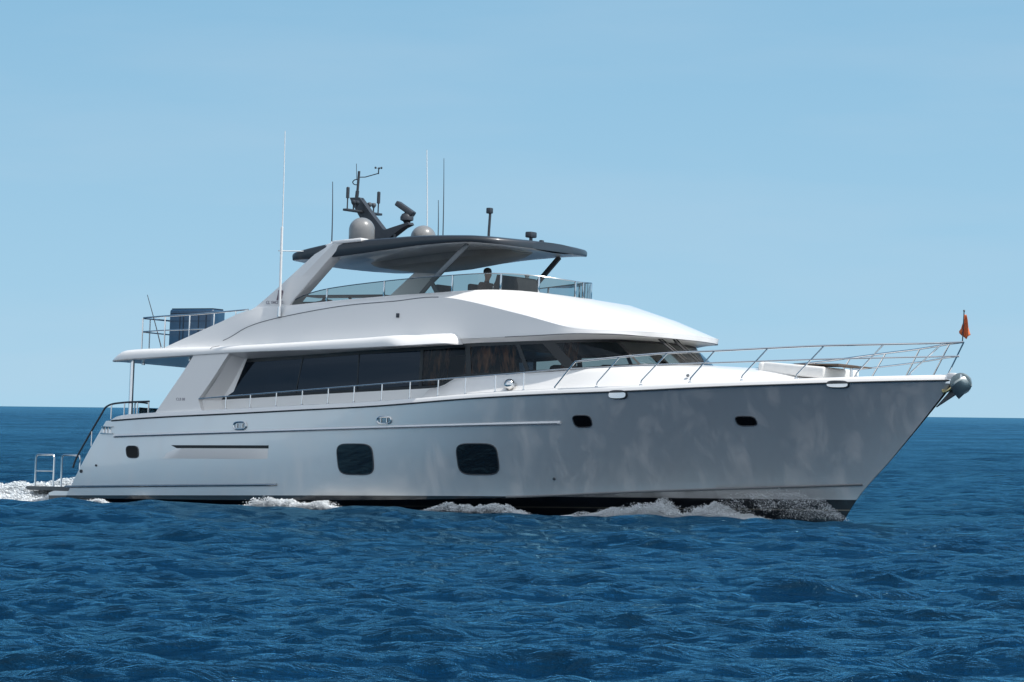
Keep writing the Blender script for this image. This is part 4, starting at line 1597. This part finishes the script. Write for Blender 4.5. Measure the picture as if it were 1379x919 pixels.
# cockpit seating
sf = thing('cockpit_sofa', 'charcoal sofa in the aft cockpit under the overhang', 'sofa', (4.75, -0.6, 1.48))
bm = bm_new()
add_box(bm, (4.95, -0.6, 1.75), (0.8, 3.2, 0.4), bevel=0.06)
obj('seat', bm, CHAR, sf)
bm = bm_new()
add_box(bm, (5.25, -0.6, 2.24), (0.22, 3.3, 0.66), bevel=0.08, seg=3)
obj('backrest', bm, CHAR, sf)
bm = bm_new()
add_box(bm, (4.95, -2.22, 2.24), (0.85, 0.18, 0.56), bevel=0.06, seg=3)
obj('armrest', bm, CHAR, sf)

# bow sunpad and low table
sp_ = thing('bow_sunpad', 'white padded bow lounger on the foredeck ahead of the windscreen', 'lounger', (22.8, 0, 3.4))
bm = bm_new()
add_box(bm, (22.05, -0.0, 3.56), (0.20, 1.7, 0.28), bevel=0.08, seg=3)
obj('bolster', bm, CUSH, sp_)
bm = bm_new()
add_box(bm, (22.95, 0, 3.505), (1.75, 1.66, 0.28), rot=Matrix.Rotation(math.radians(4.0), 3, 'Y'), bevel=0.06, seg=3)
obj('pad', bm, CUSH, sp_)
tb = thing('foredeck_table', 'low weathered wooden table standing on the foredeck near the bow', 'table', (23.9, -0.2, 3.2))
bm = bm_new()
for k in range(5):
    add_box(bm, (23.55, -0.65 + 0.186 * k, 3.65), (1.25, 0.186, 0.035))
obj('table_top', bm, TEAK, tb)
bm = bm_new()
add_box(bm, (24.45, -0.35, 3.60), (0.55, 0.5, 0.03), bevel=0.006)
obj('folding_leaf', bm, TEAK, tb)
for x in (23.4, 24.3):
    bm = bm_new()
    add_tube(bm, [(x, -0.35, 3.2), (x, -0.35, 3.60)], 0.035, 10)
    obj('pedestal', bm, STEEL, tb)

# flybridge furniture
ft = thing('flybridge_table', 'long dark table with splayed legs behind the flybridge glass', 'table', (8.7, 0.5, 4.52))
bm = bm_new()
add_box(bm, (8.35, 0.5, 5.47), (2.6, 0.55, 0.05), bevel=0.015)
obj('table_top', bm, DKGREY, ft)
for x0, x1 in ((7.5, 7.2), (8.3, 8.75), (9.2, 8.8)):
    bm = bm_new()
    add_tube(bm, [(x0, 0.5, 5.45), (x1 + (x1 - x0) * 1.5, 0.5, 4.53)], 0.035, 8)
    obj('leg', bm, DKGREY, ft)
fc = thing('flybridge_sunpad', 'black sunpad tucked behind the arch leg on the flybridge', 'sunpad', (9.0, -1.8, 4.52))
bm = bm_new()
add_box(bm, (9.35, -1.9, 4.83), (1.3, 0.5, 0.62), bevel=0.08, seg=3)
obj('pad', bm, BLKFAB, fc)
bm = bm_new()
add_box(bm, (9.0, -1.72, 5.10), (0.9, 0.25, 0.12), rot=Matrix.Rotation(math.radians(-9), 3, 'Y'), bevel=0.05, seg=3)
obj('cushion', bm, BLKFAB, fc)
hc = thing('helm_console', 'dark helm console in front of the seated person on the flybridge', 'console', (14.5, -0.3, 4.52))
bm = bm_new()
add_prism_y(bm, [(14.05, 4.53), (14.05, 5.55), (14.15, 5.88), (14.75, 5.82), (14.82, 5.6), (14.85, 4.53)], -0.95, -0.1)
bevel_all(bm, 0.03, 2)
obj('console_body', bm, CHAR, hc)
bm = bm_new()
add_tube(bm, [(13.95 + .02 * math.cos(a), -0.6 + .19 * math.cos(a), 5.55 + .19 * math.sin(a)) for a in [2 * math.pi * k / 24 for k in range(25)]], 0.015, 6, cap=False)
add_tube(bm, [(13.95, -.6, 5.55), (14.1, -.6, 5.5)], 0.02, 6)
obj('steering_wheel', bm, STEEL, hc)
bm = bm_new()
add_lathe(bm, (14.55, -0.2, 5.83), [(0.06, 0), (0.05, 0.05), (0.08, 0.09), (0.02, 0.11)], 14)
obj('compass', bm, INTL, hc)
hs = thing('helm_chair', 'dark upholstered helm chair the person sits on', 'chair', (13.5, -0.6, 4.52))
bm = bm_new()
add_box(bm, (13.55, -0.6, 5.07), (0.55, 0.62, 0.14), bevel=0.05, seg=3)
obj('seat', bm, BLKFAB, hs)
bm = bm_new()
add_box(bm, (13.26, -0.6, 5.38), (0.14, 0.62, 0.56), bevel=0.05, seg=3)
obj('backrest', bm, BLKFAB, hs)
bm = bm_new()
add_tube(bm, [(13.55, -0.6, 4.53), (13.55, -0.6, 5.01)], 0.06, 12)
obj('pedestal', bm, STEEL, hs)
cs = thing('companion_chair', 'grey companion chair behind the glass beside the helm', 'chair', (13.2, -1.2, 4.52))
bm = bm_new()
add_box(bm, (13.05, -1.35, 4.85), (0.7, 0.6, 0.62), bevel=0.06, seg=3)
obj('seat', bm, CHAR, cs)
bm = bm_new()
add_box(bm, (12.78, -1.35, 5.36), (0.16, 0.62, 0.46), bevel=0.05, seg=3)
obj('backrest', bm, CHAR, cs)

# seated person at the helm
pe = thing('person', 'person in a dark jacket with short dark hair seated at the flybridge helm', 'person', (13.6, -0.6, 4.52))


def skin_mesh(name, verts, edges, radii, m, parent, root=0, sub=2):
    me = bpy.data.meshes.new(name)
    off = ORIGIN[parent.name]
    me.from_pydata([tuple(Vector(v) - off) for v in verts], edges, [])
    o = bpy.data.objects.new(name, me)
    COL.objects.link(o)
    o.parent = parent
    ORIGIN[o.name] = off
    sk = o.modifiers.new('skin', 'SKIN')
    sk.use_smooth_shade = True
    for i, r in enumerate(radii):
        sv = me.skin_vertices[0].data[i]
        sv.radius = r if isinstance(r, tuple) else (r, r)
        sv.use_root = (i == root)
    ss = o.modifiers.new('sub', 'SUBSURF')
    ss.levels = sub
    ss.render_levels = sub
    bpy.context.view_layer.update()
    me2 = bpy.data.meshes.new_from_object(o.evaluated_get(bpy.context.evaluated_depsgraph_get()))
    o.modifiers.clear()
    o.data = me2
    me2.materials.clear()
    me2.materials.append(m)
    for p in me2.polygons:
        p.use_smooth = True
    return o


bx, by = 13.55, -0.6
V = [(bx, by, 5.18), (bx + .01, by, 5.36), (bx + .02, by, 5.58), (bx + .02, by, 5.68), (bx + .04, by, 5.76), (bx + .055, by, 5.82), (bx + .065, by, 5.92), (bx + .06, by, 6.0)]
E_ = [(0, 1), (1, 2), (2, 3), (3, 4), (4, 5), (5, 6), (6, 7)]
Rr = [(.17, .13), (.17, .13), (.21, .14), (.10, .09), .052, .075, .095, .075]
for s in (-1, 1):
    b0 = len(V)
    V += [(bx + .01, by + s * .22, 5.64), (bx + .05, by + s * .30, 5.40), (bx + .22, by + s * .22, 5.38), (bx + .36, by + s * .15, 5.50), (bx + .41, by + s * .14, 5.53)]
    E_ += [(2, b0), (b0, b0 + 1), (b0 + 1, b0 + 2), (b0 + 2, b0 + 3), (b0 + 3, b0 + 4)]
    Rr += [.09, .07, .055, .038, .03]
    b1 = len(V)
    V += [(bx + .05, by + s * .10, 5.20), (bx + .46, by + s * .13, 5.20), (bx + .44, by + s * .13, 4.80), (bx + .42, by + s * .13, 4.60), (bx + .58, by + s * .14, 4.56)]
    E_ += [(0, b1), (b1, b1 + 1), (b1 + 1, b1 + 2), (b1 + 2, b1 + 3), (b1 + 3, b1 + 4)]
    Rr += [.095, .075, .06, .045, .04]
body = skin_mesh('body', V, E_, Rr, JACKET, pe)
me = body.data
me.materials.append(SKIN)
off = ORIGIN[pe.name]
for p in me.polygons:
    c = p.center + off
    if c.z > 5.745 or (c.x > bx + .335 and 5.42 < c.z < 5.6):
        p.material_index = 1
bm = bm_new()
add_lathe(bm, (bx + .045, by, 5.93), [(0.098, 0.0), (0.108, 0.05), (0.10, 0.10), (0.075, 0.135), (0.03, 0.155), (0.005, 0.158)], 20)
obj('hair', bm, HAIR, pe)
bm = bm_new()
for s in (-1, 1):
    add_lathe(bm, (bx + .145, by + s * .034, 5.91), [(0.004, -.008), (0.012, 0), (0.004, .008)], 8, axis=(1, 0, 0))
add_lathe(bm, (bx + .15, by, 5.875), [(0.018, 0), (0.012, 0.015), (0.006, 0.03)], 8, axis=(1, 0, .3))
add_tube(bm, [(bx + .135, by - .022, 5.835), (bx + .143, by, 5.833), (bx + .135, by + .022, 5.835)], 0.006, 5)
for s in (-1, 1):
    add_lathe(bm, (bx + .05, by + s * .098, 5.89), [(0.03, -.008), (0.026, .008), (0.01, .012)], 8, axis=(0, s, 0))
obj('face_features', bm, SKIN, pe)
for s in (-1, 1):
    for k in range(5):
        hx = bx + .40 + .008 * k
        a = Vector((hx, by + s * (.165 - .018 * k), 5.54))
        bm = bm_new() if k == 0 and s == -1 else bm
        if k == 0 and s == -1:
            hb = bm
        add_tube(hb, catmull([a, a + Vector((.035, 0, .015 - .004 * k)), a + Vector((.06, 0, -.01)), a + Vector((.055, 0, -.035))], 3), 0.010, 6, r2=0.007)
obj('fingers', hb, SKIN, pe)


# ------------------------------------------------------------------ foam and spray
def foam_material():
    m = mat('sea_foam', (0.88, 0.91, 0.93), 0.75, var=0.05, scale=6)
    b = m.node_tree.nodes['Principled BSDF']
    b.inputs['Alpha'].default_value = 0.72
    return m


FOAM = foam_material()


def clumps(name, pts, rad, label, squash=0.75):
    """many small froth flecks and drops as one mesh"""
    iv = np.array([(1, 0, 0), (-1, 0, 0), (0, 1, 0), (0, -1, 0), (0, 0, 1), (0, 0, -1)], float)
    fc_ = np.array([(0, 2, 4), (2, 1, 4), (1, 3, 4), (3, 0, 4), (2, 0, 5), (1, 2, 5), (3, 1, 5), (0, 3, 5)])
    n = len(pts)
    ang = rng.uniform(0, 2 * math.pi, n)
    ca, sa = np.cos(ang), np.sin(ang)
    st = np.stack([rng.uniform(.7, 1.6, n), rng.uniform(.7, 1.3, n), rng.uniform(.6, 1.2, n) * squash], -1) * rad[:, None]
    v = iv[None] * (1 + rng.normal(0, .2, (n, 6, 1))) * st[:, None, :]
    x = v[..., 0] * ca[:, None] - v[..., 1] * sa[:, None]
    y = v[..., 0] * sa[:, None] + v[..., 1] * ca[:, None]
    co = np.stack([x, y, v[..., 2]], -1) + pts[:, None, :]
    f = (fc_[None] + (np.arange(n) * 6)[:, None, None]).reshape(-1)
    me = bpy.data.meshes.new(name)
    me.vertices.add(n * 6)
    me.vertices.foreach_set('co', co.astype(np.float32).ravel())
    me.loops.add(len(f))
    me.loops.foreach_set('vertex_index', f.astype(np.int32))
    me.polygons.add(n * 8)
    me.polygons.foreach_set('loop_start', (np.arange(n * 8) * 3).astype(np.int32))
    me.polygons.foreach_set('use_smooth', np.ones(n * 8, dtype=bool))
    me.update(calc_edges=True)
    me.materials.append(FOAM)
    o = bpy.data.objects.new(name, me)
    COL.objects.link(o)
    o['kind'] = 'stuff'
    o['label'] = label
    return o


def sea_z(x, y):
    x, y = np.asarray(x, float), np.asarray(y, float)
    h, _, _ = sea_height(x, y, np.full(x.shape, 0.35))
    k = hull_near(x, y)
    return h * (1 - 0.65 * k) - 0.13 * k


def wl_y(x):
    """outer half-breadth of the hull at the water, starboard side"""
    return np.array([-hull_at(min(float(a), 23.9), -0.02).y for a in np.ravel(x)])


def fbm(p, sc, seed):
    return np.array([noise.fractal(Vector((a * sc, b * sc, c * sc + seed)), 1.0, 2.0, 4) for a, b, c in p])


# stern wake
n = 90000
x = 1.35 - rng.gamma(1.5, 2.1, n)
y = rng.normal(0, 1.0, n) * 1.5 - 0.7
e = np.exp(-((x - (-1.0)) / 2.0) ** 2)
nz = fbm(np.stack([x, y, 0 * x], -1), .8, 3.1)
n2 = fbm(np.stack([x, y, 0 * x], -1), 3.0, 9.1)
hgt = np.clip((0.14 + 0.34 * e) * (1 + 0.7 * nz + .35 * n2) * np.exp(-(np.abs(y + .5) / 2.6) ** 4), 0.0, None)
q = 1 - rng.beta(1.0, 3.0, n)
z = sea_z(x, y) + hgt * q - 0.02
keep = (x > -14) & ((nz > -0.2) | (x > -2.0))
P = np.stack([x, y, z], -1)[keep]
clumps('stern_wake_foam', P, (rng.gamma(2.0, 0.0065, n) + .005)[keep], 'white churned wake foam behind the swim platform')

# sunlit foam line and patches along the hull
parts = []
for (x0, x1, d, hmax, n, wd) in ((8.0, 12.3, 1.15, 0.20, 26000, 0.15), (12.0, 13.0, 1.2, 0.05, 1200, 0.1), (13.7, 16.4, 0.45, 0.26, 18000, 0.14), (3.2, 4.0, 0.8, 0.18, 3000, 0.1), (1.2, 1.8, 0.5, 0.06, 400, 0.1)):
    x = rng.uniform(x0, x1, n)
    t = (x - x0) / (x1 - x0)
    y = -wl_y(x) - d - rng.normal(0, wd, n)
    nz = fbm(np.stack([x, 0 * x, 0 * x], -1), 1.3, 7.7) + .6 * fbm(np.stack([x, y * .5, 0 * x], -1), 5.0, 2.7)
    hgt = hmax * np.sin(math.pi * t) ** .7 * (1 + .8 * nz)
    z = sea_z(x, y) + np.clip(hgt, 0.0, None) * (1 - rng.beta(1.0, 2.2, n))
    parts.append(np.stack([x, y, z], -1))
P = np.vstack(parts)
clumps('side_foam', P, rng.gamma(2.0, 0.0036, len(P)) + .003, 'thin broken foam line along the hull')

# bow wave: dense froth, then a thin fan of droplets at the stem
n = 85000
x = 17.2 + 5.2 * rng.beta(1.5, 1.35, n)
t = (x - 17.2) / 5.2
prof = np.interp(t, [0, .12, .3, .5, .68, .85, 1], [0.03, .12, .25, .36, .33, .22, .07])
y = -wl_y(x) - 0.12 - rng.gamma(2.0, 0.16, n)
nz = fbm(np.stack([x, y * .6, 0 * x], -1), 1.2, 1.0) + .7 * fbm(np.stack([x, y * .4, 0 * x], -1), 4.5, 5.0)
q = 1 - rng.beta(1.0, 1.9, n)
z = sea_z(x, y) + prof * np.clip(1 + .75 * nz, 0.1, None) * q - 0.02
P1 = np.stack([x, y, z], -1)
clumps('bow_wave_foam', P1, rng.gamma(2.0, 0.0030, n) + .0025, 'frothy bow wave thrown up along the forward hull')
n = 11000
x = 20.9 + 3.5 * rng.beta(1.7, 1.5, n)
t = (x - 20.9) / 3.5
prof = np.interp(t, [0, .25, .5, .7, .85, 1], [.25, .58, .74, .66, .46, .12])
q = rng.beta(1.5, 1.3, n)
y = -wl_y(x) - 0.12 - q * 0.42 - rng.gamma(1.6, 0.10, n)
nz = fbm(np.stack([x, q, 0 * x], -1), 2.2, 4.0)
z = -0.06 + prof * q * (1 + .25 * nz) + rng.normal(0, .025, n)
keep = nz > -0.22
clumps('bow_spray', np.stack([x, y, z], -1)[keep], (rng.gamma(2.0, 0.0016, n) + .002)[keep], 'fine spray droplets rising beside the stem', squash=1.0)
